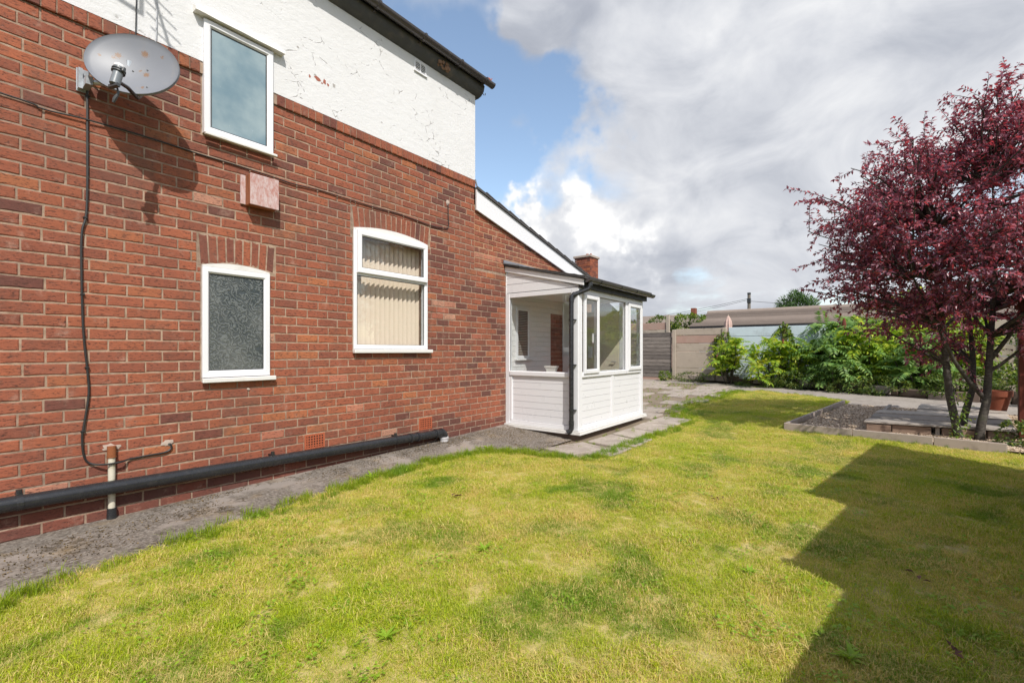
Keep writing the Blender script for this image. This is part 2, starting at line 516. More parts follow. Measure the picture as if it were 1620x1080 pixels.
M_plinth = plain('brown_plinth_render', (.13, .095, .075), .9, .25, 7, .2, bstr=.4)


def wood_mat(name, a, b, c, axis, rough=.85):
    t = mat(name, rough, .25)
    sc = {'x': (2.0, 34, 34), 'y': (34, 2.0, 34), 'z': (34, 34, 2.0)}[axis]
    oi = t.node('ShaderNodeObjectInfo')
    off = t.node('ShaderNodeCombineXYZ'); t.set(off, 0, t.math('MULTIPLY', oi.outputs['Random'], 37)); t.set(off, 1, t.math('MULTIPLY', oi.outputs['Random'], 13))
    v = t.scale(t.add(t.pos, off.outputs[0]), sc)
    n = t.noise(v, 1.0, 6, .62, .6)
    col = t.mix(t.rng(n, .3, .7), a, b)
    col = t.mix(t.rng(t.noise(v, 2.3, 3, .6), .56, .66, 0, .8), col, c)
    col = t.mix(t.math('MULTIPLY', oi.outputs['Random'], .8), col, t.mix(1.0, col, (.5, .5, .52), 'MULTIPLY'))
    t.set(t.p, 'Base Color', col); t.set(t.p, 'Normal', bump(t, n, .5, .006))
    return t.mat


M_wood_grey = wood_mat('weathered_grey_wood', (.16, .14, .125), (.25, .22, .20), (.05, .042, .038), 'y')
M_deck = wood_mat('weathered_deck_wood', (.38, .335, .29), (.52, .46, .40), (.14, .12, .10), 'y')
M_deck_side = wood_mat('pinkish_deck_fascia', (.25, .17, .125), (.33, .23, .17), (.12, .08, .06), 'y')
M_red_wood = wood_mat('red_brown_stained_wood', (.11, .022, .013), (.15, .03, .017), (.05, .012, .009), 'z', .6)
M_box_wood = None


def flaky_mat():
    t = mat('flaking_red_painted_wood', .8, .3)
    n = t.noise(t.scale(t.pos, (30, 30, 12)), 1.2, 8, .7)
    col = t.mix(t.rng(n, .30, .66), (.38, .17, .14), (.52, .42, .41))
    col = t.mix(t.rng(t.noise(t.scale(t.pos, (90, 90, 30)), 1, 4, .6), .62, .72, 0, .7), col, (.10, .05, .045))
    t.set(t.p, 'Base Color', col); t.set(t.p, 'Normal', bump(t, n, .4, .006))
    return t.mat


M_box_wood = flaky_mat()


def leaf_mat(name, stops, rough=.45, trans=.35, tcol=None, patch=None):
    m = bpy.data.materials.new(name); m.use_nodes = True
    t = NT(m.node_tree); p = t.n['Principled BSDF']; out = t.n['Material Output']
    geo = t.node('ShaderNodeNewGeometry')
    col = t.ramp(geo.outputs['Random Per Island'], stops)
    if patch:
        sc_, cc, lo, hi, amt = patch
        nn = t.noise(geo.outputs['Position'], sc_, 5, .6)
        col = t.mix(t.rng(nn, lo, hi, 0, amt), col, cc)
    t.set(p, 'Base Color', col); p.inputs['Roughness'].default_value = rough; p.inputs['Specular IOR Level'].default_value = .4
    tl = t.node('ShaderNodeBsdfTranslucent'); t.set(tl, 0, t.mix(1.0, col, tcol or (1.5, 1.5, .8), 'MULTIPLY'))
    mx = t.node('ShaderNodeMixShader'); mx.inputs[0].default_value = trans
    t.l.new(p.outputs[0], mx.inputs[1]); t.l.new(tl.outputs[0], mx.inputs[2]); t.l.new(mx.outputs[0], out.inputs[0])
    return m


M_plum = leaf_mat('purple_plum_leaf', [(0, (.095, .042, .068)), (.35, (.19, .078, .115)), (.6, (.25, .105, .145)), (.82, (.33, .065, .08)), (1, (.42, .26, .32))], .30, .34, (2.2, .9, .9))
M_sumac = leaf_mat('sumac_leaf', [(0, (.12, .24, .028)), (.4, (.23, .36, .035)), (.75, (.36, .46, .04)), (1, (.52, .53, .05))], .5, .45, (1.5, 1.5, .7),
                   patch=(1.3, (.34, .30, .03), .56, .70, .7))
M_sumac_cool = leaf_mat('sumac_cool_leaf', [(0, (.10, .21, .055)), (.5, (.17, .29, .08)), (1, (.26, .38, .09))], .45, .35)
M_shrub = leaf_mat('shrub_leaf', [(0, (.045, .085, .02)), (.5, (.085, .14, .028)), (.85, (.15, .21, .035)), (1, (.27, .27, .05))], .5, .3,
                   patch=(2.0, (.22, .20, .05), .56, .7, .7))
M_ivy = leaf_mat('ivy_leaf', [(0, (.07, .14, .022)), (.6, (.14, .22, .03)), (1, (.27, .30, .04))], .4, .3)
M_conifer = leaf_mat('conifer_needle', [(0, (.03, .075, .02)), (.6, (.055, .12, .025)), (1, (.10, .17, .03))], .6, .2)
M_weed = leaf_mat('weed_leaf', [(0, (.17, .30, .02)), (1, (.28, .42, .03))], .45, .35)
M_dry = leaf_mat('dry_leaf', [(0, (.06, .03, .02)), (1, (.16, .07, .04))], .7, .1)
M_cone = plain('sumac_red_cone', (.13, .03, .018), .9, .3, 40)


def bark_mat():
    t = mat('plum_bark', .85, .25)
    n = t.noise(t.scale(t.pos, (1, 1, 2.2)), 22, 7, .65)
    col = t.ramp(n, [(.3, (.03, .025, .022)), (.55, (.065, .055, .047)), (.75, (.15, .135, .115))])
    col = t.mix(t.rng(t.noise(t.pos, 6, 5, .6), .55, .7, 0, .5), col, (.09, .10, .05))
    t.set(t.p, 'Base Color', col); t.set(t.p, 'Normal', bump(t, n, .6, .012))
    return t.mat


M_bark = bark_mat()


def grass_mat(name, lush=0.0):
    m = bpy.data.materials.new(name); m.use_nodes = True
    t = NT(m.node_tree); p = t.n['Principled BSDF']; out = t.n['Material Output']
    geo = t.node('ShaderNodeNewGeometry'); pos = geo.outputs['Position']
    rnd = geo.outputs['Random Per Island']
    green = t.ramp(rnd, [(0, (.225, .315, .014)), (.5, (.365, .46, .018)), (1, (.51, .555, .03))])
    straw = t.ramp(rnd, [(0, (.62, .50, .16)), (.5, (.74, .60, .25)), (1, (.52, .39, .16))])
    n1 = t.noise(pos, .75, 5, .6, .4); n2 = t.noise(pos, 3.6, 5, .62); 
    dry = t.math('ADD', t.math('MULTIPLY', n1, .55), t.math('MULTIPLY', n2, .45))
    dry = t.math('ADD', dry, t.math('MULTIPLY', t.math('SUBTRACT', t.math('FRACT', t.math('MULTIPLY', rnd, 17.3)), .5), .34))
    f = t.rng(dry, .465 + lush, .63 + lush)
    col = t.mix(f, green, straw)
    if lush: col = t.mix(1.0, col, (.58, .66, .6), 'MULTIPLY')
    deep = t.rng(t.noise(t.add(pos, (5, 3, 0)), 1.3, 4, .6), .50, .62, 0, .8)
    col = t.mix(t.math('MULTIPLY', deep, t.math('SUBTRACT', 1, f)), col, (.13, .25, .016))
    t.set(p, 'Base Color', col); p.inputs['Roughness'].default_value = .5; p.inputs['Specular IOR Level'].default_value = .35
    tl = t.node('ShaderNodeBsdfTranslucent'); t.set(tl, 0, t.mix(1.0, col, (1.5, 1.5, .9), 'MULTIPLY'))
    mx = t.node('ShaderNodeMixShader'); mx.inputs[0].default_value = .35
    t.l.new(p.outputs[0], mx.inputs[1]); t.l.new(tl.outputs[0], mx.inputs[2]); t.l.new(mx.outputs[0], out.inputs[0])
    return m


M_grass = grass_mat('lawn_grass'); M_lush = grass_mat('long_green_grass', .22)

# ------------------------------------------------------------------ ground
D = 4.70           # brick face of the house wall


def path_z(x, y):
    x_ = min(max(x, 0), 6.0)
    ye = float(np.interp(x, [-3, .05, .32, .735, 1.19, 2.07, 3.12, 4.0, 4.65, 4.9, 5.3], [3.26, 3.48, 3.58, 3.71, 3.76, 3.94, 4.08, 4.08, 3.98, 3.5, 3.3]))
    return .004 + .0212 * x_ * min(1, max(0, (y - ye) / (4.66 - ye)))


LAWN = [(-3, 3.30), (.05, 3.52), (.32, 3.62), (.735, 3.75), (1.19, 3.80), (2.07, 3.98), (3.12, 4.12), (4.0, 4.12), (4.65, 4.02), (4.95, 3.5), (4.95, 3.0), (5.15, 2.66), (6.4, 2.66), (7.6, 2.58),
        (8.85, 2.60), (9.6, 3.02), (11.0, 3.15), (12.6, 2.95), (14.3, 2.88), (14.6, 2.4), (14.0, 1.2), (13.2, .35), (12.5, .40), (8.70, 1.08), (8.44, -1.44), (8.4, -3.4), (-3, -3.4)]
PATH = [(-3, 3.26), (.05, 3.48), (.32, 3.58), (.735, 3.71), (1.19, 3.76), (2.07, 3.94), (3.12, 4.08), (4.0, 4.08), (4.65, 3.98), (4.9, 3.45), (6.2, 3.45), (6.2, 4.75), (-3, 4.75)]

big = MB()
xs = [-80, 7.5, 17.2, 400]
for i in range(3):
    a, b = xs[i], xs[i + 1]
    big.face([(a, -200, gz(a) - .012), (b, -200, gz(b) - .012), (b, 300, gz(b) - .012), (a, 300, gz(a) - .012)])
ground = big.build('ground', M_ground); tag(ground, kind='structure')
lawn = sheet('lawn', LAWN, .001, M_soil); tag(lawn, kind='structure')
path = sheet('house_path', PATH, 0, M_path, zf=path_z, sub=.25); tag(path, kind='structure')
PATIO = [(4.93, 3.46), (4.93, 2.95), (5.1, 2.5), (8.9, 2.45), (9.7, 2.85), (14.45, 2.75), (17.3, 4.6), (18.6, 8.6), (8.5, 8.6), (8.5, 3.46)]
patio = sheet('patio', PATIO, -.003, M_sand); tag(patio, kind='structure')
GPATH = [(17.3, 7.6), (17.45, 6.2), (16.9, 4.0), (15.6, 1.9), (14.9, .2), (14.3, -1.6), (14.0, -4.5), (15.5, -4.5), (15.7, -1.6), (16.2, .2), (17.2, 1.9), (18.6, 4.0), (18.8, 7.6)]
GPATH = [(16.2, 8.6), (16.0, 5.6), (15.5, 3.9), (14.5, 2.7), (13.8, 1.3), (13.1, .3), (12.6, .36), (12.1, -2.2), (12.4, -4.6), (14.0, -4.6), (14.35, -1.6), (14.95, -.4), (16.0, 1.6), (16.75, 3.4), (17.0, 5.4), (17.05, 8.6)]
gp = sheet('garden_path', GPATH, .006, M_tarmac); tag(gp, kind='structure')
BED = [(17.0, 5.3), (16.75, 3.4), (16.0, 1.6), (14.95, -.4), (14.35, -1.6), (14.0, -4.6), (18.4, -4.6), (17.05, 5.3)]
bed = sheet('planting_bed', BED, .05, M_bedsoil); tag(bed, kind='structure')

# ------------------------------------------------------------------ camera helpers for choosing which bricks show largest
CF = (math.cos(TH), math.sin(TH)); CR = (math.sin(TH), -math.cos(TH))


def pix_size(x, y):
    f = x * CF[0] + y * CF[1]
    return 1 / f if f > .3 else 0


# ------------------------------------------------------------------ the house
house = empty('house', (2, 8, 0), 'two storey red brick house with white painted upper wall and black gutter', 'house')
CH = .0876; BL = .2335
ZS = 3.78                               # underside of the rowlock course
XEND = 9.02                             # end of the lean-to wall
HOLES = {'w3': (3.166, 4.30, 1.345, 2.745), 'w2': (1.628, 2.215, 1.085, 2.11), 'w1': (1.633, 2.237, 3.262, 4.27)}


def grid_wall(mb, xs, zs, hole, y):
    for i in range(len(xs) - 1):
        for k in range(len(zs) - 1):
            cx, cz = (xs[i] + xs[i + 1]) / 2, (zs[k] + zs[k + 1]) / 2
            if hole[0] < cx < hole[1] and hole[2] < cz < hole[3]: continue
            mb.face([(xs[i], y, zs[k]), (xs[i + 1], y, zs[k]), (xs[i + 1], y, zs[k + 1]), (xs[i], y, zs[k + 1])])


mb = MB()
h3 = HOLES['w3']; hh = (h3[0] + .03, h3[1] - .03, h3[2] + .03, h3[3] - .06)
YM = D + .005
grid_wall(mb, [-2.5, hh[0], hh[1], 5.25], [-.1, hh[2], hh[3], ZS], hh, YM)
mb.face([(5.25, YM, -.1), (XEND, YM, -.1), (XEND, YM, 2.62), (5.25, YM, 2.62)])
for a, b in ((hh[0], hh[0]), (hh[1], hh[1])):
    mb.face([(a, YM, hh[2]), (a, YM + .25, hh[2]), (a, YM + .25, hh[3]), (a, YM, hh[3])])
mb.face([(hh[0], YM, hh[2]), (hh[1], YM, hh[2]), (hh[1], YM + .25, hh[2]), (hh[0], YM + .25, hh[2])])
mb.face([(hh[0], YM, hh[3]), (hh[1], YM, hh[3]), (hh[1], YM + .25, hh[3]), (hh[0], YM + .25, hh[3])])
mb.box(-2.5, 5.25, D - .005, YM, ZS + .106, ZS + .112)
brick_wall = mb.build('brick_wall', M_mortar, house, fix=False)
# the wall of the lean-to, newer orange mortar
def verge_lo(x): return 3.448 - .2253 * (x - 5.24)
def verge_hi(x): return 3.753 - .2495 * (x - 5.24)
mb = MB(); mb.face([(5.25, YM, 2.62), (XEND, YM, 2.62), (XEND, YM, verge_lo(XEND) + .09), (5.25, YM, verge_lo(5.25) + .09)])
mb.build('gable_mortar', M_mortar_new, house, fix=False)

# brick shapes: 8 worn variants sharing mesh data
def brick_variant(seed):
    """a brick with a worn, chipped outline: rugged rim, chamfer, sides"""
    rg = random.Random(seed); L, Hh, Dp = .112, .03875, .06
    base = [(-1, -1), (-.35, -1), (.35, -1), (1, -1), (1, 1), (.3, 1), (-.4, 1), (-1, 1)]
    out = [(x * L + (rg.uniform(-.10, .10) * L if abs(x) < 1 else rg.uniform(-.002, .001)), z * Hh + rg.uniform(-.0024, .0016) * (1 if z > 0 else -1)) for x, z in base]
    inn = []
    for (x, z) in out:
        c = rg.choice((.003, .004, .005, .005, .009)); inn.append((x - math.copysign(c if abs(x) > .09 else 0, x), z - math.copysign(c, z)))
    n = 8
    vv = [Vector((x, rg.uniform(-.0012, .0012), z)) for x, z in inn] + [Vector((x, .0045, z)) for x, z in out] + [Vector((x, Dp, z)) for x, z in out]
    ff = [tuple(range(n))] + [(n + i, n + (i + 1) % n, (i + 1) % n, i) for i in range(n)] + [(2 * n + i, 2 * n + (i + 1) % n, n + (i + 1) % n, n + i) for i in range(n)]
    return vv, ff


BV = [brick_variant(i) for i in range(9)]
BMESH = {}
for k, (vv, ff) in enumerate(BV):
    for mi, m in enumerate((M_brick, M_brick_dark, M_brick_pale)):
        mbx = MB(); mbx.raw(vv, ff); BMESH[(k, mi)] = mbx.mesh('brick', m)

ARCH = {'w2': (1.593, 2.279, 2.07, 2.365, 9), 'w3': (3.135, 4.352, 2.70, 3.00, 15)}
bricks = []      # (xc, y, zc, length, height, roty, mat)


def keep(x0, x1, z0, z1):
    """clip a brick to what windows and arches leave of it: returns list of (x0,x1,z0,z1)"""
    out = [(x0, x1, z0, z1)]
    rects = [(h[0] - .006, h[1] + .006, h[2] - .03 if n != 'w1' else h[2] - .02, h[3]) for n, h in HOLES.items()]
    for n, (a0, a1, b0, b1, k) in ARCH.items(): rects.append((a0, a1, b0, b1))
    for (a0, a1, b0, b1) in rects:
        nxt = []
        for (p0, p1, q0, q1) in out:
            if p1 <= a0 or p0 >= a1 or q1 <= b0 + .004 or q0 >= b1 - .004: nxt.append((p0, p1, q0, q1)); continue
            if q0 < b0 and b0 - q0 > .03: nxt.append((max(p0, a0 + .003), min(p1, a1 - .003), q0, b0 - .004))
            if q1 > b1 and q1 - b1 > .03: nxt.append((max(p0, a0 + .003), min(p1, a1 - .003), b1 + .006, q1))
            if p0 < a0 - .03: nxt.append((p0, a0 - .006, q0, q1))
            if p1 > a1 + .03: nxt.append((a1 + .006, p1, q0, q1))
        out = nxt
    return out


AIR = [(2.58, 2.81, .285, .44), (4.155, 4.385, .275, .435)]
nco = int(ZS / CH) + 1
for i in range(nco):
    z1 = ZS - i * CH - .0095; z0 = z1 - CH + .0115
    off = (i % 2) * BL / 2 + random.uniform(-.008, .008)
    x = -2.4 + off
    while x < 5.25 + (.95 if z1 < 2.55 else -.02):
        L_ = BL + random.uniform(-.004, .004)
        a, b = x, min(x + L_ - .0115, (9.0 if z1 < 2.55 else 5.246))
        x += L_
        if b - a < .04 or z1 < .0: continue
        air = False
        for q in AIR:
            if a < q[1] and b > q[0] and z0 < q[3] - .01 and z1 > q[2] + .01:
                air = True
        if air:
            parts_ = []
            for (p0, p1) in ((a, min(b, AIR[0][0] - .008) if a < 3.3 else min(b, AIR[1][0] - .008)), (max(a, (AIR[0] if a < 3.3 else AIR[1])[1] + .008), b)):
                if p1 - p0 > .03: parts_.append((p0, p1, z0, z1))
        else: parts_ = keep(a, b, z0, z1)
        for (p0, p1, q0, q1) in parts_:
            if p1 - p0 < .018 or q1 - q0 < .02: continue
            cx = (p0 + p1) / 2
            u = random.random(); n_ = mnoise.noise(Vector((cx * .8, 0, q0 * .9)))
            pd = .03 + (.36 if cx > 4.35 and q0 > .2 and n_ > -.2 else 0) + (.97 if q0 < .21 else 0) + (.05 if q0 > 3.0 else 0)  # lowest courses nearly all dark brick: plinth tone plus pipe shade put into colour
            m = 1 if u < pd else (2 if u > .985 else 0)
            if abs(cx - 4.65) < .25 and 1.75 < q0 < 2.1 and u > .3: m = 2
            y = D - (.016 if q1 < .085 else 0)
            bricks.append((cx, y, (q0 + q1) / 2, p1 - p0, q1 - q0, 0, m))
# courses of the lean-to gable (own bond)
i = 0
z = 2.585
while z < 3.5:
    x = 5.256 - (i % 2) * BL / 2 * .9
    while x < XEND:
        L_ = BL * .93 + random.uniform(-.006, .006)
        a, b = max(x, 5.256), x + L_ - .012; x += L_
        if b - a < .03: continue
        if z + CH * .93 - .012 > verge_lo((a + b) / 2) + .085: continue
        u = random.random()
        flash = abs(z + .04 - (2.80 - .03 * (a - 5.3))) < .05
        m = 2 if (flash and u < .85) else (1 if u < .12 else 0)
        bricks.append(((a + b) / 2, D + random.uniform(-.001, .002), z + (CH * .93 - .012) / 2, b - a, CH * .93 - .012, 0, m))
    z += CH * .93; i += 1


def place(b, src, parent, name='brick'):
    cx, y, zc, L_, H_, ry, m = b
    k = random.randrange(9)
    return instance(BMESH[(k, m)], name, (cx, y + random.uniform(-.0012, .0012), zc), (random.uniform(-.006, .006), ry + random.uniform(-.004, .004), random.uniform(-.004, .004)), (L_ / .224, 1, H_ / .0775), parent)


def visible(b):
    cx, zc = b[0], b[2]
    f = cx * CF[0] + b[1] * CF[1]
    if f < .5: return 0
    r = (cx * CR[0] + b[1] * CR[1]) / f; v = (zc - CAMZ) / f
    if not (-1.13 < r < 1.1 and -.73 < v < .765): return 0
    if cx > 6.02 : return 0
    return b[3] * b[4] / f / f * abs(b[1] / math.hypot(cx, b[1]))


bricks.sort(key=visible, reverse=True)
NB = 215
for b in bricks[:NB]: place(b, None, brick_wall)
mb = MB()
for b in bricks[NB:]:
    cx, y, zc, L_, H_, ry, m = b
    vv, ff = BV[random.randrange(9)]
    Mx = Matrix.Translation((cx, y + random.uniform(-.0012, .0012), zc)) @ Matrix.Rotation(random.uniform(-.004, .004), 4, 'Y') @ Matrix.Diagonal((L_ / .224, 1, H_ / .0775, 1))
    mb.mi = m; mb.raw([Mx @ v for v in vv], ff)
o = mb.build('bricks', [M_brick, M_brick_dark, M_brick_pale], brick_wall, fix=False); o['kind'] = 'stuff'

# rowlock course that carries the render
rowlock = MB()
rowlock.box(-2.5, 5.235, D - .012, D + .04, ZS + .004, ZS + .10)
rowlock = rowlock.build('rowlock_course', M_mortar, house)
x = -2.4; extra = MB()
while x < 5.235:
    w = .0835 + random.uniform(-.003, .003); a, b = x, min(x + w - .010, 5.247); x += w
    if HOLES['w1'][0] - .01 < (a + b) / 2 < HOLES['w1'][1] + .01: continue
    m = 0 if random.random() < .85 else 1
    if b > .38:
        instance(BMESH[(random.randrange(9), m)], 'brick', ((a + b) / 2, D - .022 + random.uniform(-.002, .002), ZS + .052), (random.uniform(-.01, .01), random.uniform(-.012, .012), 0), ((b - a) / .224, 1, .104 / .0775), rowlock)
# fan arches over the two lower windows
for n, (a0, a1, b0, b1, k) in ARCH.items():
    cx = (a0 + a1) / 2; wd = (a1 - a0)
    pcz = b0 - wd * (1.5 if n == 'w2' else 1.25)          # the point the joints aim at
    am = MB(); am.box(a0 + .01, a1 - .01, YM - .0025, YM + .02, b0 + .02, b1)
    arch = am.build('arch_lintel', M_mortar, house)
    for j in range(k):
        t0 = (j + .5) / k * 2 - 1
        xt = cx + t0 * wd / 2 * .985; xb = cx + t0 * (wd / 2) * .93
        rise = .045 * (1 - t0 * t0)
        zb = b0 + .02 + rise; zt = b1 - .005 + (.012 * (1 - t0 * t0))
        ang = math.atan2(xt - xb, zt - zb)
        Lh = (zt - zb); wbr = wd / k - .013
        instance(BMESH[(random.randrange(9), 0 if random.random() < .8 else 1)], 'brick', ((xt + xb) / 2, D + random.uniform(-.002, .001), (zb + zt) / 2), (0, ang, 0), (wbr * .97 / .224, 1, Lh / .0775), arch)

# render above, patches and flakes
mb = MB()
mb.box(-2.5, 5.252, D - .012, D + .03, ZS + .112, 5.19)
mb.box(5.21, 5.252, D + .0301, 10, 3.0, 5.19)
rw = mb.build('rendered_wall', M_render, house)
M_flake = plain('exposed_red_render', (.33, .12, .085), .9, .3, 60, .2)
M_flakegrey = plain('exposed_grey_render', (.36, .34, .32), .9, .2, 60, .2)
rg = random.Random(4)
fl = MB()
for (cx, cz, w, h, m) in [(2.72, 4.245, .05, .025, 0), (2.80, 4.25, .02, .035, 0), (2.77, 4.22, .016, .012, 0), (2.84, 4.235, .018, .018, 0), (2.69, 4.27, .02, .012, 1), (2.91, 4.26, .022, .03, 1), (2.50, 4.47, .02, .012, 1), (2.63, 4.23, .012, .02, 0), (4.63, 3.97, .012, .012, 1), (3.55, 4.1, .012, .01, 1)]:
    fl.mi = m
    pts = [(cx + math.cos(a) * w * rg.uniform(.5, 1.1), D - .0135, cz + math.sin(a) * h * rg.uniform(.5, 1.1)) for a in [j * math.pi / 5 for j in range(10)]]
    fl.face(pts[::-1])
fl.build('flaked_patch', [M_flake, M_flakegrey], house, fix=False)

# soffit, gutter, roof
mb = MB()
prof = [(D - .002, 5.155), (D - .06, 5.175), (D - .11, 5.225), (D - .13, 5.30), (D - .10, 5.36), (D + .1, 5.36), (D + .1, 5.155)]
n = 46
vv = []; ff = []
for i in range(n + 1):
    x = -2.6 + (5.335 + 2.6) * i / n
    for j, (y, zz) in enumerate(prof):
        w = .010 * mnoise.noise(Vector((x * 3, j * 2.1, 0))) if j in (1, 2) else 0
        vv.append((x, y + w, zz + w))
m_ = len(prof)
for i in range(n):
    for j in range(m_): ff.append((i * m_ + j, i * m_ + (j + 1) % m_, (i + 1) * m_ + (j + 1) % m_, (i + 1) * m_ + j))
ff.append(tuple(range(m_))); ff.append(tuple(range(n * m_ + m_ - 1, n * m_ - 1, -1)))
mb.raw(vv, ff)
mb.build('soffit', M_soffit, house, smooth=True)
mb = MB()
patchp = [Vector((4.42, D - .105, 5.215)), Vector((4.62, D - .11, 5.225))]
rg = random.Random(3)
for j in range(26):
    p = patchp[0].lerp(patchp[1], rg.random()) + Vector((0, rg.uniform(-.015, .03), rg.uniform(-.03, .04)))
    s_ = rg.uniform(.012, .028)
    mb.box(p.x - s_, p.x + s_, p.y - .012, p.y + .012, p.z - s_ * .7, p.z + s_ * .7, Matrix.Translation(p) @ Matrix.Rotation(rg.uniform(-.6, .6), 4, 'Y') @ Matrix.Rotation(rg.uniform(-.6, .6), 4, 'X') @ Matrix.Translation(-p))
mb.build('crumbled_soffit_patch', plain('crumbling_mortar', (.24, .15, .105), .95, .35, 40, .1, bstr=.5), house)


def gutter(name, x0, x1, yc, zt, r, parent, m, axis='x'):
    """half-round gutter with thickness along X"""
    mb = MB(); N = 12
    ring = [(yc - r * math.cos(math.pi * k / N), zt - r * math.sin(math.pi * k / N)) for k in range(N + 1)]
    ring += [(yc + (r - .006) * math.cos(math.pi * k / N) * 1, zt - (r - .006) * math.sin(math.pi * k / N)) for k in range(N + 1)]
    mb.prism(ring, 'x', x0, x1)
    for xe in (x0 + .004, x1 - .004):
        mb.prism([(yc - r * 1.02 * math.cos(math.pi * k / N), zt - r * 1.02 * math.sin(math.pi * k / N)) for k in range(N + 1)], 'x', xe - .005, xe + .005)
    return mb.build(name, m, parent, smooth=True)


GY, GZt, GR_ = D - .20, 5.345, .058
ga = gutter('gutter', -2.6, 5.44, GY, GZt, GR_, house, M_gutter)
for xk in (.4, 1.5, 2.55, 3.35, 4.05, 4.72, 5.25):
    mb = MB(); N = 10
    mb.prism([(GY - (GR_ + .012) * math.cos(math.pi * k / N), GZt + .004 - (GR_ + .012) * math.sin(math.pi * k / N)) for k in range(N + 1)] +
             [(GY + (GR_ - .002) * math.cos(math.pi * k / N), GZt + .004 - (GR_ - .002) * math.sin(math.pi * k / N)) for k in range(N + 1)], 'x', xk - .017, xk + .017)
    mb.box(xk - .012, xk + .012, GY + GR_ - .01, D - .115, GZt - .075, GZt - .055)
    mb.build('gutter_bracket', M_gutter, ga, smooth=True)
mb = MB()
mb.prism([(D - .19, 5.35), (D - .19, 5.375), (8.2, 7.2), (12.2, 5.39), (12.2, 5.36), (8.2, 7.15)], 'x', -4, 5.38)
mb.build('roof', M_roof, house)
mb = MB()   # ridge end tile and twig debris in the gutter end
mb.lathe([(0, .0), (.03, .0), (.034, .03), (.02, .05), (0, .055)], 10, Matrix.Translation((5.33, GY - .01, 5.345)))
mb.tube([(5.36, GY - .02, 5.345), (5.385, GY - .03, 5.41)], .006, 6)
mb.build('broken_tile', M_terra, house)
mb = MB(); mb.tube([(5.30, D - .10, 5.22), (5.33, D - .12, 5.17), (5.35, D - .13, 5.18), (5.345, D - .13, 5.205)], .006, 6)
mb.build('gutter_hook', M_gutter, house, smooth=True)
# unseen shell
mb = MB(); mb.box(-4, -2.5, D, 12, -.1, 5.19); mb.box(-2.5, 5.2, 11.9, 12, -.1, 5.19)
mb.build('house_shell', M_render, house)
# room behind the blinds
mb = MB()
for f in ([(2.9, 5.0, .9), (4.6, 5.0, .9), (4.6, 7.5, .9), (2.9, 7.5, .9)], [(2.9, 5.0, 2.85), (4.6, 5.0, 2.85), (4.6, 7.5, 2.85), (2.9, 7.5, 2.85)], [(2.9, 7.5, .9), (4.6, 7.5, .9), (4.6, 7.5, 2.85), (2.9, 7.5, 2.85)],
          [(2.9, 5.0, .9), (2.9, 7.5, .9), (2.9, 7.5, 2.85), (2.9, 5.0, 2.85)], [(4.6, 5.0, .9), (4.6, 7.5, .9), (4.6, 7.5, 2.85), (4.6, 5.0, 2.85)]):
    mb.face(f)
mb.build('room_behind_window', plain('dim_room_paint', (.25, .24, .22), .8, .1), house)

# vent grille in the render
mb = MB(); x0, x1, z0, z1 = 4.06, 4.27, 4.985, 5.135; y = D - .02
for a in (x0, (x0 + x1) / 2 - .008, x1 - .02): mb.box(a, a + (.02 if a != (x0 + x1) / 2 - .008 else .016), y, D - .01, z0, z1)
mb.box(x0 + .02, x1 - .02, y + .001, D - .01, z1 - .02, z1); mb.box(x0 + .02, x1 - .02, y + .001, D - .01, z0, z0 + .02)
vg = mb.build('wall_vent', M_upvc, house)
mb = MB(); mb.box(x0 + .015, x1 - .015, D - .0125, D - .005, z0 + .015, z1 - .015); mb.build('vent_recess', M_dark, vg)
for k in range(5):
    zz = z0 + .03 + k * .0215
    mb = MB(); mb.prism([(D - .013, zz + .012), (y + .001, zz), (y + .004, zz - .002), (D - .013, zz + .008)], 'x', x0 + .018, x1 - .018); mb.build('slat', M_upvc, vg)
mb = MB(); mb.box(x0 - .005, x1 + .008, y - .012, D - .012, z0 - .012, z0 + .002); mb.build('vent_lip', M_upvc, vg)


# ------------------------------------------------------------------ windows of the house
def frame_rect(mb, x0, x1, z0, z1, w, y0, y1, wb=None, ch=.004):
    """mitred frame around an opening, profile with a rounded inner bead"""
    wb = wb or w
    o_ = [(x0, z0), (x1, z0), (x1, z1), (x0, z1)]; i_ = [(x0 + w, z0 + wb), (x1 - w, z0 + wb), (x1 - w, z1 - w), (x0 + w, z1 - w)]
    c = ch; ym = y0
    oc = [(x0 + c, z0 + c), (x1 - c, z0 + c), (x1 - c, z1 - c), (x0 + c, z1 - c)]
    ic = [(x0 + w - .014, z0 + wb - .014), (x1 - w + .014, z0 + wb - .014), (x1 - w + .014, z1 - w + .014), (x0 + w - .014, z1 - w + .014)]
    for k in range(4):
        k2 = (k + 1) % 4
        P = lambda q, y: (q[0], y, q[1])
        mb.face([P(o_[k], y1), P(o_[k2], y1), P(o_[k2], ym + c), P(o_[k], ym + c)])
        mb.face([P(o_[k], ym + c), P(o_[k2], ym + c), P(oc[k2], ym), P(oc[k], ym)])
        mb.face([P(oc[k], ym), P(oc[k2], ym), P(ic[k2], ym), P(ic[k], ym)])
        mb.face([P(ic[k], ym), P(ic[k2], ym), P(i_[k2], ym + .014), P(i_[k], ym + .014)])
        mb.face([P(i_[k], ym + .014), P(i_[k2], ym + .014), P(i_[k2], y1), P(i_[k], y1)])
    return mb


def gasket(mb, x0, x1, z0, z1, y, w=.005):
    mb.box(x0, x1, y, y + .003, z1 - w, z1); mb.box(x0, x1, y, y + .003, z0, z0 + w * .6)
    mb.box(x0, x0 + w * .6, y, y + .003, z0 + w * .6, z1 - w); mb.box(x1 - w, x1, y, y + .003, z0 + w * .6, z1 - w)


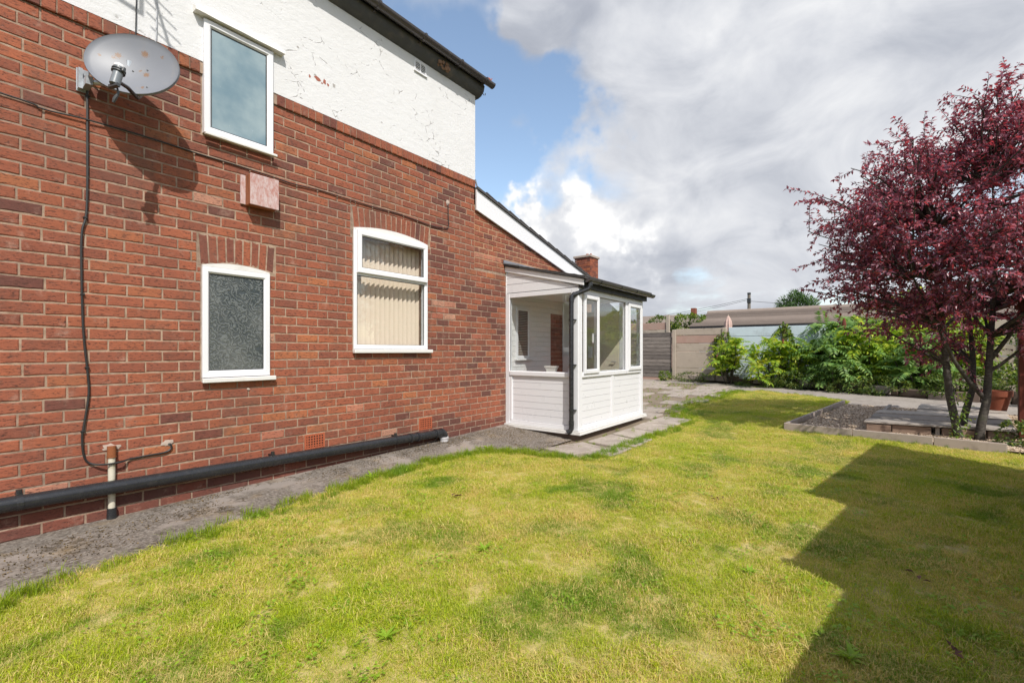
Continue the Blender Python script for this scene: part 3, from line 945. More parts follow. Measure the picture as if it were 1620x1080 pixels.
# upper frosted window
x0, x1, z0, z1 = HOLES['w1']
w1 = frame_rect(MB(), x0, x1, z0, z1, .058, D - .045, D + .05, wb=.062).build('window', M_upvc, house); w1['label'] = 'upper frosted window under a projecting stone hood'
mb = MB(); gasket(mb, x0 + .0585, x1 - .0585, z0 + .0625, z1 - .0585, D - .0305, .009); mb.build('gasket', M_gasket, w1)
mb = MB(); mb.box(x0 + .05, x1 - .05, D - .027, D - .023, z0 + .05, z1 - .05); mb.build('pane', M_frost, w1)
mb = MB(); mb.box(x0 - .0, x1 + .025, D - .078, D - .0455, z0 - .026, z0 - .002, ch=.004); mb.build('sill', M_upvc_dirty, w1)
mb = MB()
vv = []; n = 24
for i in range(n + 1):
    x = 1.555 + (2.335 - 1.555) * i / n; w = .006 * mnoise.noise(Vector((x * 6, 1, 1)))
    vv += [(x, D - .085 + w, 4.285), (x, D - .012, 4.285), (x, D - .012, 4.36 + w), (x, D - .078 + w, 4.318 + w)]
ff = []
for i in range(n):
    for j in range(4): ff.append((i * 4 + j, i * 4 + (j + 1) % 4, (i + 1) * 4 + (j + 1) % 4, (i + 1) * 4 + j))
ff += [(0, 1, 2, 3), (n * 4 + 3, n * 4 + 2, n * 4 + 1, n * 4)]
mb.raw(vv, ff); mb.build('hood', plain('white_painted_stone_hood', (.72, .70, .67), .85, .06, 9, .3, bstr=.35, bscale=40), w1)

# lower obscure window
x0, x1, z0, z1 = HOLES['w2']


def arch_filler(mb, x0, x1, zb, ze, rise, y0, y1):
    pts = [(x0, zb), (x1, zb)] + [(x1 + (x0 - x1) * t, ze + rise * (1 - (2 * t - 1) ** 2)) for t in [j / 14 for j in range(15)]]
    mb.prism(pts, 'y', y0, y1)


w2 = frame_rect(MB(), x0, x1, z0, 2.078, .056, D - .022, D + .05, wb=.062).build('window', M_upvc, house); w2['label'] = 'lower window with swirl patterned obscure glass'
mb = MB(); arch_filler(mb, x0, x1, 2.081, 2.092, .038, D - .014, D + .04); mb.build('arched_head_panel', M_upvc_dirty, w2)
mb = MB(); gasket(mb, x0 + .0565, x1 - .0565, z0 + .0625, 2.0215, D - .0065, .006); mb.build('gasket', M_gasket, w2)
mb = MB(); mb.box(x0 + .05, x1 - .05, D + .0, D + .0055, z0 + .05, 2.03); mb.build('pane', M_swirl, w2)
mb = MB(); mb.box(x0 - .01, x1 + .045, D - .06, D - .0225, z0 - .045, z0 - .003, ch=.006); mb.build('sill', M_upvc_dirty, w2)

# big window with the opening top light
x0, x1, z0, z1 = HOLES['w3']
mb = frame_rect(MB(), x0, x1, z0, z1 - .012, .052, D - .012, D + .06)
mb.box(x0 + .05, x1 - .05, D - .0115, D + .06, 2.205, 2.255)
w3 = mb.build('window', M_upvc, house); w3['label'] = 'wide window with opening top light and cream vertical blinds'
mb = MB(); arch_filler(mb, x0, x1, 2.736, 2.748, .065, D - .006, D + .04); mb.build('arched_head_panel', M_upvc_dirty, w3)
w3c = frame_rect(MB(), x0 + .035, x1 - .028, 2.232, 2.725, .062, D - .046, D - .0125).build('casement', M_upvc, w3)
mb = MB(); gasket(mb, x0 + .0975, x1 - .0905, 2.2945, 2.6625, D - .031, .007); gasket(mb, x0 + .0525, x1 - .0525, z0 + .0525, 2.2045, D + .003, .007); mb.build('gasket', M_gasket, w3)
mb = MB(); mb.box(x0 + .09, x1 - .083, D - .027, D - .021, 2.288, 2.668); mb.build('pane', M_glass, w3)
mb = MB(); mb.box(x0 + .045, x1 - .045, D + .008, D + .014, z0 + .045, 2.212); mb.build('pane', M_glass, w3)
mb = MB(); mb.box(x0 - .02, x1 + .05, D - .065, D - .0125, z0 - .046, z0 - .002, ch=.006); mb.build('sill', M_upvc_dirty, w3)
# the blind behind it
blind = empty('vertical_blind', (3.73, D + .16, 2.78), 'cream vertical slat blind drawn across inside the wide lower window', 'blind')
mb = MB(); mb.box(3.12, 4.36, D + .145, D + .185, 2.735, 2.765); mb.build('head_rail', M_upvc, blind)
sl = MB(); sl.raw([(-.045, 0, 0), (-.015, -.006, 0), (.015, -.006, 0), (.045, 0, 0), (-.045, 0, 1.42), (-.015, -.006, 1.42), (.015, -.006, 1.42), (.045, 0, 1.42)], [(0, 1, 5, 4), (1, 2, 6, 5), (2, 3, 7, 6)])
slm = sl.mesh('slat', M_blind, True)
for k in range(17):
    instance(slm, 'slat', (3.165 + k * .0715, D + .165, 1.31), (0, 0, R(-43 + random.uniform(-1.5, 1.5))), (1, 1, 1), blind)

# air bricks low in the wall
for (a, b, c, d) in AIR:
    mb = MB(); nx, nzr = 7, 5; bx = (b - a - .02) / nx; bz = (d - c - .02) / nzr
    for i in range(nx + 1): mb.box(a + i * bx + (0 if i else 0), a + i * bx + (.02 if i in (0, nx) else .012), D - .003, D + .03, c, d)
    for j in range(nzr + 1): mb.box(a + .005, b - .005, D - .002, D + .03, c + j * bz, c + j * bz + (.018 if j in (0, nzr) else .011))
    ab = mb.build('air_brick', M_terra, brick_wall)
    mb = MB(); mb.box(a + .003, b - .003, D + .0015, D + .0045, c + .003, d - .003)
    q = mb.build('vent_hole', M_dark, house)

# lime-white blobs of old filler on the bricks
rg = random.Random(11)
mb = MB()
def splat(cx, cz, w, h, y=D - .0045, n=16):
    pts = []
    for j in range(n):
        a = 2 * math.pi * j / n; k = rg.uniform(.6, 1.15); pts.append((cx + math.cos(a) * w * k, y, cz + math.sin(a) * h * k))
    mb.raw(pts + [(cx, y - .006, cz)], [(j, (j + 1) % n, n) for j in range(n)])
splat(1.372, .548, .05, .032); splat(4.675, 3.415, .035, .05); splat(2.02, .96, .018, .012)
splat(1.0, .575, .06, .028)
mb.build('old_filler_patch', plain('old_filler', (.42, .34, .29), .9, .15, 30, .2, bstr=.3), house, smooth=True)

# ------------------------------------------------------------------ lean-to roof over the brick gable
mb = MB()
mb.prism([(5.252, verge_lo(5.252)), (8.98, verge_lo(8.98)), (8.98, verge_hi(8.98)), (5.252, verge_hi(5.252))], 'y', D - .045, D - .02)
mb.build('bargeboard', M_upvc, house)
mb = MB()
mb.prism([(5.252, verge_hi(5.252) + .002), (9.1, verge_hi(9.1) + .002), (9.1, verge_hi(9.1) + .035), (5.252, verge_hi(5.252) + .035)], 'y', D - .075, 10)
for k in range(13):
    x = 5.45 + k * .29; zz = verge_hi(x) + .034
    mb.prism([(x, zz - .002), (x + .285, verge_hi(x + .285) + .034), (x + .285, verge_hi(x + .285) + .036), (x, zz + .022)], 'y', D - .08, 10)
mb.build('lean_to_roof', M_roof, house)
mb = MB(); mb.tube([(5.245, D - .02, 3.90), (5.27, D - .035, 3.80), (5.33, D - .06, 3.765)], .012, 6); mb.build('flashing', M_lead, house)
mb = MB(); mb.box(9.0, 9.02, D + .01, 9.9, -.1, 2.8); mb.build('lean_to_end_wall', M_brick, house)

# ------------------------------------------------------------------ porch
porch = empty('porch', (7.25, 4.0, 0), 'white plastic clad porch with big windows, sloping roof and black downpipe', 'porch')
PX0, PX1, PY0, PY1 = 6.014, 8.49, 3.351, D - .004
mb = MB()
mb.box(PX0 - .0, PX1 - .01, PY0 + .015, PY1, -.08, .098); mb.build('plinth', M_plinth, porch)
mb = MB()
mb.prism([(PX0 - .055, PY0 - .06), (PX1 + .06, PY0 - .06), (PX1 + .06, PY1), (PX0 - .055, PY1)], 'z', .1, .115)
mb.prism([(PX0 - .045, PY0 - .05), (PX1 + .05, PY0 - .05), (PX1 + .05, PY1), (PX0 - .045, PY1)], 'z', .1155, .148)
mb.build('base_sill', M_upvc_dirty, porch)
ZT = 2.255
# posts
def part_box(name, m, parent, *a, ch=.004, **k):
    return MB().box(*a, ch=ch).build(name, m, parent)
part_box('corner_post', M_upvc, porch, PX0, PX0 + .125, PY0, PY0 + .125, .15, ZT, ch=.008)
part_box('wall_post', M_upvc, porch, PX0, PX0 + .07, PY1 - .075, PY1, .15, ZT)
part_box('end_post', M_upvc, porch, PX1 - .09, PX1, PY0, PY0 + .09, .15, ZT)
part_box('back_post', M_upvc, porch, PX1 - .07, PX1, PY1 - .07, PY1, .15, ZT)
# left (near) face, in the plane x = PX0 ; y runs from wall to corner
ya, yb = PY0 + .126, PY1 - .076
part_box('bottom_rail', M_upvc, porch, PX0 + .006, PX0 + .07, ya, yb, .151, .215)
part_box('mid_rail', M_upvc, porch, PX0 - .012, PX0 + .08, ya, yb, .925, 1.005, ch=.012)
part_box('head_rail', M_upvc, porch, PX0 + .004, PX0 + .07, ya, yb, 2.185, ZT)
part_box('side_bead', M_upvc, porch, PX0 + .002, PX0 + .06, yb - .045, yb - .001, .2155, .9245)
k0, k1 = .216, .924; nb = 7
for k in range(nb):
    a = k0 + (k1 - k0) * k / nb; b = k0 + (k1 - k0) * (k + 1) / nb
    mb = MB(); mb.prism([(PX0 + .026, a + .002), (PX0 + .022, a + .006), (PX0 + .022, b - .0), (PX0 + .03, b), (PX0 + .05, b), (PX0 + .05, a), (PX0 + .031, a)], 'y', ya + .001, yb - .046)
    mb.v = [(v[0], v[1], v[2]) for v in mb.v]
    # prism 'y' takes (x, z)
    mb.build('cladding_board', M_upvc, porch)
mb = MB(); mb.box(PX0 + .034, PX0 + .04, ya - .01, yb + .01, 1.0, 2.19); mb.build('side_pane', M_glass, porch)
mb = MB(); mb.box(PX0 + .022, PX0 + .030, yb - .007, yb - .001, 1.006, 2.184); mb.box(PX0 + .022, PX0 + .030, ya + .001, ya + .006, 1.006, 2.184); mb.build('gasket', M_gasket, porch)
# front face, plane y = PY0
xa, xb = PX0 + .126, PX1 - .091
part_box('bottom_rail', M_upvc, porch, xa, xb, PY0 + .006, PY0 + .07, .151, .215)
part_box('mid_rail', M_upvc, porch, xa, xb, PY0 - .008, PY0 + .08, .925, 1.0, ch=.01)
part_box('head_rail', M_upvc, porch, xa, xb, PY0 + .004, PY0 + .07, 2.175, ZT)
part_box('panel_mullion', M_upvc, porch, 7.16, 7.245, PY0 + .008, PY0 + .07, .216, .9245)
part_box('window_mullion', M_upvc, porch, 6.64, 6.70, PY0 + .005, PY0 + .07, 1.001, 2.1745)
part_box('window_mullion', M_upvc, porch, 7.725, 7.815, PY0 + .005, PY0 + .07, 1.001, 2.1745)
for (p, q) in ((xa + .001, 7.159), (7.246, xb - .001)):
    for k in range(nb):
        a = k0 + (k1 - k0) * k / nb; b = k0 + (k1 - k0) * (k + 1) / nb
        mb = MB(); mb.prism([(PY0 + .026, a + .002), (PY0 + .022, a + .006), (PY0 + .022, b), (PY0 + .03, b), (PY0 + .05, b), (PY0 + .05, a), (PY0 + .031, a)], 'x', p, q)
        mb.build('cladding_board', M_upvc, porch)
for (a, b) in ((6.165, 6.645), (7.80, 8.385)):
    c = frame_rect(MB(), a, b, .985, 2.165, .064, PY0 - .03, PY0 + .0035).build('casement', M_upvc, porch)
    mb = MB(); mb.box(a + .055, b - .055, PY0 - .014, PY0 - .008, 1.04, 2.11); mb.build('pane', M_glass, c)
    mb = MB(); gasket(mb, a + .0645, b - .0645, 1.0495, 2.1005, PY0 - .0165, .007); mb.build('gasket', M_gasket, c)
    mb = MB(); mb.box(b - .045 if a < 7 else a + .03, b - .03 if a < 7 else a + .045, PY0 + .055, PY0 + .085, 1.45, 1.6, ch=.003); mb.build('handle', M_upvc, c)
mb = MB(); mb.box(6.695, 7.73, PY0 + .03, PY0 + .036, .995, 2.18); mb.build('front_pane', M_glass, porch)
mb = MB(); gasket(mb, 6.7005, 7.7245, 1.0005, 2.1745, PY0 + .022, .006); mb.build('gasket', M_gasket, porch)
part_box('inner_sill', M_white_flat, porch, PX0 + .081, PX1 - .1, PY0 + .081, PY0 + .22, .975, .998)
part_box('inner_sill', M_white_flat, porch, PX0 + .081, PX0 + .22, PY0 + .221, PY1 - .08, .975, .998)
part_box('inner_panel', M_white_flat, porch, PX0 + .1, PX1 - .1, PY0 + .09, PY0 + .1, .15, .97, ch=0)
part_box('floor', M_terra, porch, PX0 + .08, PX1 - .08, PY0 + .08, PY1 - .02, .1485, .155, ch=0)
# far end wall with a doorway and the open pane above and beside it
part_box('end_panel', M_upvc, porch, PX1 - .06, PX1 - .01, PY0 + .091, 3.72, .149, 1.0, ch=0)
door = part_box('door', plain('cream_door', (.62, .56, .44), .5, .05, 3, .4), porch, PX1 - .075, PX1 - .03, 3.80, 4.60, .16, 2.10)
part_box('door_frame', M_upvc, porch, PX1 - .07, PX1 - .01, 3.72, 3.795, .149, ZT)
part_box('end_head_rail', M_upvc, porch, PX1 - .07, PX1 - .01, PY0 + .091, 3.719, 2.175, ZT)
part_box('end_mid_rail', M_upvc, porch, PX1 - .07, PX1 - .005, PY0 + .091, 3.719, 1.0005, 1.06)
mb = MB(); mb.box(PX1 - .04, PX1 - .034, PY0 + .085, 3.725, 1.055, 2.18); mb.build('end_pane', M_glass, porch)
mb = MB(); mb.tube([(PX1 - .09, 3.86, 1.12), (PX1 - .11, 3.86, 1.12), (PX1 - .11, 3.95, 1.12)], .009, 8); mb.build('handle', M_zinc, door)
# white painted brick wall inside with a window and a bare brick strip
mb = MB()
t_ = mat('white_painted_brick', .6, .4)
bt = t_.node('ShaderNodeTexBrick'); sp_ = t_.node('ShaderNodeSeparateXYZ'); t_.set(sp_, 0, t_.pos); cb = t_.node('ShaderNodeCombineXYZ'); t_.set(cb, 0, sp_.outputs[0]); t_.set(cb, 1, sp_.outputs[2])
t_.set(bt, 'Vector', cb.outputs[0]); t_.set(bt, 'Scale', 1.0); t_.set(bt, 'Mortar Size', .007); t_.set(bt, 'Mortar Smooth', .4); t_.set(bt, 'Brick Width', .2335); t_.set(bt, 'Row Height', .0876)
t_.set(t_.p, 'Base Color', (.74, .74, .73, 1)); t_.set(t_.p, 'Normal', bump(t_, t_.math('MULTIPLY', bt.outputs['Fac'], -1), 1.0, .012))
mb.box(PX0 + .001, 7.36, D - .012, D - .0, .15, 2.7); mb.box(7.80, PX1 - .01, D - .012, D - .0, .15, 2.45); mb.box(7.3601, 7.7999, D - .012, D, 2.02, 2.55)
inner = mb.build('painted_inner_wall', t_.mat, porch)
mb = MB(); z = .16; rr = random.Random(2)
i = 0
while z < 2.0:
    x = 7.365 - (i % 2) * .1
    while x < 7.79:
        a = max(x, 7.365); b = min(x + .215, 7.795); x += .225
        if b - a > .03: mb.box(a, b, D - .010 + rr.uniform(-.002, .002), D + .004, z, z + .066)
    z += .0765; i += 1
mb.build('bare_brick_strip', M_brick_dark, porch)
mb = frame_rect(MB(), 6.28, 6.66, 1.20, 2.06, .05, D - .035, D - .0125)
iw = mb.build('inner_window', M_upvc, porch)
mb = MB(); mb.box(6.325, 6.615, D - .0185, D - .0128, 1.245, 2.015); mb.build('pane', plain('dark_inner_pane', (.10, .095, .085), .15, .1), iw)
for k in range(26):
    zz = 1.26 + k * .0285
    mb = MB(); mb.prism([(D - .036, zz), (D - .020, zz + .012), (D - .019, zz + .0135), (D - .035, zz + .0015)], 'x', 6.33, 6.60); mb.build('slat', plain('blind_slat', (.30, .285, .25), .6, .05) if k == 0 else bpy.data.materials['blind_slat'], iw)
mb = MB(); mb.box(6.24, 6.71, D - .07, D - .0125, 1.165, 1.198, ch=.004); mb.build('sill', M_white_flat, iw)
part_box('wall_pillar', M_white_flat, porch, 7.80, 8.05, D - .16, D - .0125, .15, 2.3, ch=.006)
part_box('pillar_shelf', M_white_flat, porch, 7.72, 8.10, D - .26, D - .161, 1.02, 1.10, ch=.01)
part_box('meter_box', M_upvc, porch, PX1 - .13, PX1 - .076, 4.36, 4.44, 1.18, 1.42, ch=.006)
# roof : slope from the wall down to the front
def pz(y): return 2.395 + (y - PY0) / (PY1 - PY0) * (2.705 - 2.395)
# gable boards on the near face
cuts = [2.262, 2.40, 2.505, 2.60]
for k in range(3):
    a, b = cuts[k], cuts[k + 1]
    yk = lambda z_: PY0 + max(0, (z_ + .085 - 2.395)) / (2.705 - 2.395) * (PY1 - PY0)
    ys0, ys1 = yk(a), yk(b)
    poly = [(max(PY0 + .03, ys0), a + .006), (PY1, a + .006), (PY1, b), (max(PY0 + .03, ys1), b)]
    mb = MB(); mb.prism(poly, 'x', PX0 + .008, PX0 + .04); mb.build('gable_board', M_upvc, porch)
mb = MB(); mb.prism([(PY0 + .02, 2.262), (PY1, 2.262), (PY1, pz(PY1) - .02), (PY0 + .02, pz(PY0) - .02)], 'x', PX0 + .041, PX0 + .06); mb.build('gable_backing', M_upvc, porch)
mb = MB(); mb.prism([(PY0 - .09, pz(PY0) - .115), (PY1, pz(PY1) - .085), (PY1, pz(PY1) - .003), (PY0 - .09, pz(PY0) - .028)], 'x', PX0 - .022, PX0 + .0065); mb.build('verge_trim', M_upvc, porch)
mb = MB(); mb.prism([(PY0 - .06, 2.256), (PY0 + .0, 2.256), (PY0 + .0, 2.375), (PY0 - .06, 2.36)], 'x', PX0 + .008, PX1 + .05); mb.build('fascia', plain('dark_fascia', (.03, .03, .032), .6, .2), porch)
mb = MB(); mb.prism([(PY0 - .001, 2.256), (PY0 + .05, 2.256), (PY0 + .05, 2.36), (PY0 - .001, 2.36)], 'x', PX0 + .05, PX1); mb.build('eaves_beam', M_upvc, porch)
mb = MB(); mb.prism([(PY0 - .135, 2.372), (PY1, 2.705), (PY1, 2.73), (PY0 - .135, 2.397)], 'x', PX0 - .05, PX1 + .08)
pr = mb.build('roof', M_roof, porch)
mb = MB()
for k in range(9):
    y0_ = PY0 - .14 + k * .165; za = 2.397 + (y0_ - PY0 + .135) * .2247
    mb.prism([(y0_, za + .001), (y0_ + .17, za + .039), (y0_ + .17, za + .043), (y0_, za + .018)], 'x', PX0 - .055, PX1 + .085)
mb.build('roof_tiles', M_roof, pr)
mb = MB(); mb.prism([(PY1 - .33, 2.667), (PY1, 2.742), (PY1, 2.80), (PY1 - .012, 2.80), (PY1 - .02, 2.757), (PY1 - .33, 2.688)], 'x', PX0 - .068, PX1 + .09)
pass
mb.build('lead_flashing', M_lead, porch)
part_box('ceiling', M_white_flat, porch, PX0 + .07, PX1 - .07, PY0 + .06, PY1 - .013, 2.262, 2.28, ch=0)
pg = gutter('gutter', PX0 + .02, PX1 + .17, PY0 - .125, 2.378, .056, porch, M_gutter)
for xk in (6.42, 7.15, 7.80, 8.45):
    mb = MB(); N = 10; yc = PY0 - .125; zt = 2.382
    mb.prism([(yc - .063 * math.cos(math.pi * k / N), zt - .063 * math.sin(math.pi * k / N)) for k in range(N + 1)] + [(yc + .054 * math.cos(math.pi * k / N), zt - .054 * math.sin(math.pi * k / N)) for k in range(N + 1)], 'x', xk - .016, xk + .016)
    mb.build('gutter_bracket', M_black, pg, smooth=True)
# downpipe on the near corner
dp_path = [(6.13, PY0 - .125, 2.335), (6.13, PY0 - .125, 2.275), (6.115, PY0 - .11, 2.235), (5.985, 3.42, 2.145), (5.965, 3.435, 2.12), (5.962, 3.437, 2.08), (5.962, 3.437, .24)]
mb = MB(); mb.tube(dp_path, .034, 14); dp = mb.build('downpipe', M_black, porch, smooth=True)
mb = MB(); mb.tube([(5.962, 3.437, .26), (5.962, 3.437, .19), (5.955, 3.452, .155), (5.93, 3.49, .125)], .038, 14); mb.tube([(5.962, 3.437, .30), (5.962, 3.437, .24)], .040, 14); mb.build('shoe', M_black, dp, smooth=True)
for (p, q) in (((6.13, PY0 - .125, 2.34), (6.13, PY0 - .125, 2.28)), ((6.0, 3.40, 2.156), (5.985, 3.42, 2.145)), ((5.962, 3.437, 2.10), (5.962, 3.437, 2.04))):
    mb = MB(); mb.tube([p, q], .040, 14); mb.build('collar', M_black, dp, smooth=True)
for zz in (1.78, 1.12, .46):
    mb = MB(); mb.tube([(5.962, 3.437, zz - .014), (5.962, 3.437, zz + .014)], .039, 14); mb.box(5.975, PX0 - .0005, 3.385, 3.40, zz - .006, zz + .006); mb.box(5.962, 6.005, 3.375, 3.40, zz - .012, zz + .008)
    mb.build('pipe_clip', M_black, dp)

# trough on the inner sill
tr = empty('planter_trough', (6.11, 3.88, .998), 'small white plastic trough on the porch window sill', 'trough')
mb = MB()
M_trough = plain('grubby_white_plastic', (.66, .64, .60), .5, .05, 10)
yc, xc = 3.90, 6.15
def ring(w, d, z): return [(xc - w, yc - d, z), (xc + w, yc - d, z), (xc + w, yc + d, z), (xc - w, yc + d, z)]
rgs = [ring(.04, .062, .9985), ring(.05, .09, 1.07), ring(.058, .098, 1.071), ring(.058, .098, 1.092), ring(.047, .087, 1.092), ring(.04, .06, 1.01)]
vv = sum(rgs, []); ff = [(3, 2, 1, 0)] + [(i * 4 + j, i * 4 + (j + 1) % 4, (i + 1) * 4 + (j + 1) % 4, (i + 1) * 4 + j) for i in range(5) for j in range(4)] + [(20, 21, 22, 23)]
mb.raw(vv, ff); mb.build('tub', M_trough, tr)
mb = MB(); mb.box(xc - .04, xc + .04, yc - .07, yc + .07, 1.03, 1.06); mb.build('dry_compost', M_plinth, tr)

# ------------------------------------------------------------------ satellite dish
dish = empty('satellite_dish', (1.05, D, 3.4), 'grey oval satellite dish with rust spots on the brick wall', 'satellite dish')
dc = Vector((1.0585, D - .335, 3.470))
dn = Vector((-.522, -.822, .229)).normalized()
dx = Vector((0, 0, 1)).cross(dn).normalized(); dyv = dn.cross(dx)
roll = R(.8)
dx, dyv = dx * math.cos(roll) + dyv * math.sin(roll), -dx * math.sin(roll) + dyv * math.cos(roll)
DM = Matrix(((dx.x, dyv.x, dn.x, dc.x), (dx.y, dyv.y, dn.y, dc.y), (dx.z, dyv.z, dn.z, dc.z), (0, 0, 0, 1)))
A, B_ = .288, .255
RUST[:] = [(tuple(DM @ Vector((u, v, -.055 * (1 - (u / .288) ** 2 - (v / .255) ** 2)))), r) for (u, v, r) in ((-.11, .085, .028), (-.135, .06, .016), (.055, .135, .032), (.07, -.035, .026), (.06, -.17, .016), (-.215, .05, .013), (.17, .12, .015), (.03, -.01, .012))]
M_dish = DISHDEF()
vv = [DM @ Vector((0, 0, -.055))]; ff = []; NR, NA = 9, 48
def dz(r): return -.055 * (1 - r * r)
for i in range(1, NR + 1):
    for k in range(NA):
        a = 2 * math.pi * k / NA; r = i / NR
        vv.append(DM @ Vector((A * r * math.cos(a), B_ * r * math.sin(a), dz(r))))
for k in range(NA): ff.append((0, 1 + k, 1 + (k + 1) % NA))
for i in range(NR - 1):
    for k in range(NA):
        k2 = (k + 1) % NA; ff.append((1 + i * NA + k, 1 + (i + 1) * NA + k, 1 + (i + 1) * NA + k2, 1 + i * NA + k2))
o_ = len(vv)     # rolled rim and back
for (s_, zz) in ((1.012, .004), (1.022, -.004), (1.02, -.016), (1.0, -.02)):
    for k in range(NA):
        a = 2 * math.pi * k / NA; vv.append(DM @ Vector((A * s_ * math.cos(a), B_ * s_ * math.sin(a), zz)))
prev = 1 + (NR - 1) * NA
for i in range(4):
    cur = o_ + i * NA
    for k in range(NA):
        k2 = (k + 1) % NA; ff.append((prev + k, cur + k, cur + k2, prev + k2))
    prev = cur
ci = len(vv); 
for k in range(NA):
    a = 2 * math.pi * k / NA; vv.append(DM @ Vector((A * .5 * math.cos(a), B_ * .5 * math.sin(a), -.058)))
vv.append(DM @ Vector((0, 0, -.072)))
for k in range(NA):
    k2 = (k + 1) % NA; ff.append((prev + k, ci + k, ci + k2, prev + k2)); ff.append((ci + k, len(vv) - 1, ci + k2))
mb = MB(); mb.raw(vv, ff); mb.build('reflector', M_dish, dish, smooth=True)
for (u, v) in ((-.015, -.02), (.075, .005), (.09, -.165)):
    mb = MB(); mb.lathe([(0, .004), (.006, .003), (.007, -.004)], 8, DM @ Matrix.Translation((u, v, dz(math.hypot(u / A, v / B_)) + .002))); mb.build('bolt', M_darkgrey, dish)
armb = DM @ Vector((.035, -B_ * .99, -.03)); lnbp = DM @ Vector((.0, -.29, .21))
mb = MB(); mid = armb.lerp(lnbp, .5) + dyv * -.012
mb.tube([DM @ Vector((.035, -.2, -.085)), armb + dyv * -.012, mid, lnbp + dyv * -.045], .0135, 8); mb.build('feed_arm', M_black, dish, smooth=True)
LM = Matrix.Translation(lnbp)
ld = (dc - lnbp).normalized(); lz = (Vector((.15, -.1, 1)) + ld * .3).normalized()
q = lz.to_track_quat('Z', 'Y').to_matrix().to_4x4()
mb = MB(); mb.lathe([(0, -.075), (.03, -.075), (.03, .045), (.033, .045), (.033, .055)], 16, LM @ q); lnb = mb.build('receiver_horn', M_lnb, dish, smooth=True)
mb = MB(); mb.lathe([(.0345, .0), (.036, .02), (.036, .05), (.034, .052), (.034, .062), (0, .07)], 16, LM @ q @ Matrix.Translation((0, 0, .0))); 
mb = MB(); mb.lathe([(.0345, .056), (.036, .06), (.034, .074), (.018, .08), (0, .081)], 16, LM @ q); mb.build('white_cap', M_upvc, lnb, smooth=True)
mb = MB()
mb.lathe([(.031, .02), (.040, .02), (.040, .028), (.033, .03), (.033, .034), (.040, .036), (.040, .044), (.031, .044)], 16, LM @ q)
mb.build('clamp', M_darkgrey, lnb)
mb = MB(); mb.box(-.045, .045, -.012, .012, -.098, -.0765, LM @ q); mb.build('arm_end', M_darkgrey, lnb)
mb = MB(); mb.box(-.058, -.0405, -.01, .01, .018, .05, LM @ q, ch=.003); mb.build('clamp_screw', M_darkgrey, lnb)
mb = MB(); p0 = lnbp + Vector((0, 0, -.09)); mb.tube([p0, p0 + Vector((.006, 0, -.03)), p0 + Vector((-.012, .01, -.075)), p0 + Vector((-.018, .02, -.10))], [.006, .008, .012, .008], 8); mb.build('cable_boot', M_darkgrey, lnb, smooth=True)
# wall bracket
mb = MB(); mb.box(.80, .87, D - .008, D - .0005, 3.27, 3.44); mb.box(.83, .87, D - .14, D - .0085, 3.29, 3.35); mb.box(.805, .83, D - .05, D - .0085, 3.28, 3.43)
mb.tube([(.85, D - .10, 3.32), (1.0, D - .19, 3.34), (1.08, D - .24, 3.42)], .02, 10); mb.tube([(1.06, D - .245, 3.33), (1.06, D - .245, 3.52)], .022, 10)
mb.build('wall_bracket', M_zinc, dish)

# vent box
vb = empty('vent_box', (2.12, D, 2.72), 'square wooden box with flaking red paint fixed to the brick wall', 'wall box')
mb = MB(); mb.box(1.945, 2.275, D - .02, D - .0005, 2.71, 2.985, ch=.003); mb.build('back_board', M_box_wood, vb)
mb = MB(); mb.box(1.985, 2.245, D - .115, D - .0205, 2.70, 2.985, ch=.004); mb.build('box_body', wood_mat('red_box_side', (.26, .095, .05), (.34, .13, .06), (.14, .05, .03), 'z', .7), vb)
mb = MB(); mb.box(1.985, 2.25, D - .128, D - .1155, 2.697, 2.99, ch=.003); mb.build('front_board', M_box_wood, vb)

# ------------------------------------------------------------------ pipes along the wall
soil = empty('waste_pipe', (2.5, D - .1, .25), 'long black plastic waste pipe running along the foot of the brick wall', 'pipe')
pzf = lambda x: .287 - .0195 * (x - .42)
PYC = D - .075
mb = MB(); mb.tube([(-2.2, PYC, pzf(-2.2)), (1.5, PYC, pzf(1.5)), (3.0, PYC, pzf(3.0)), (4.42, PYC, pzf(4.42))], .052, 18); mb.build('pipe_run', M_black, soil, smooth=True)
el = [(4.40, PYC, pzf(4.40)), (4.48, PYC, pzf(4.48) - .002)] + [(4.48 + .06 * math.sin(a), PYC, pzf(4.48) - .06 + .06 * math.cos(a)) for a in [j * math.pi / 2 / 7 for j in range(1, 8)]]
mb = MB(); mb.tube(el, .056, 18); mb.build('elbow', M_black, soil, smooth=True)
for a in (4.37, 4.47, 3.93, 4.05):
    mb = MB(); mb.tube([(a, PYC, pzf(a)), (a + .035, PYC, pzf(a + .035))], .0605, 18); mb.build('collar', M_black, soil, smooth=True)
ex = el[-1]
mb = MB(); mb.tube([(ex[0], ex[1], ex[2] + .01), (ex[0], ex[1], .08)], .056, 18); mb.tube([(ex[0], ex[1], ex[2] - .005), (ex[0], ex[1], ex[2] - .025)], .064, 18); mb.build('grey_socket', plain('grey_pipe_plastic', (.50, .49, .50), .5, .08, 9, dirt=(.3, .2, .12), dscale=12), soil, smooth=True)
for a in (.50, 2.22, 3.72):
    mb = MB(); mb.tube([(a - .017, PYC, pzf(a)), (a + .017, PYC, pzf(a))], .0555, 18); mb.box(a - .016, a + .016, PYC - .01, D - .001, pzf(a) + .05, pzf(a) + .062)
    mb.tube([(a, PYC + .012, pzf(a) + .055), (a, PYC + .012, pzf(a) + .088)], .017, 10)
    mb.build('pipe_bracket', M_black, soil)
op = empty('old_supply_pipe', (1.0, D - .05, .0), 'short painted upright pipe with a rusty top crossing behind the black waste pipe', 'pipe')
PY2 = D - .018
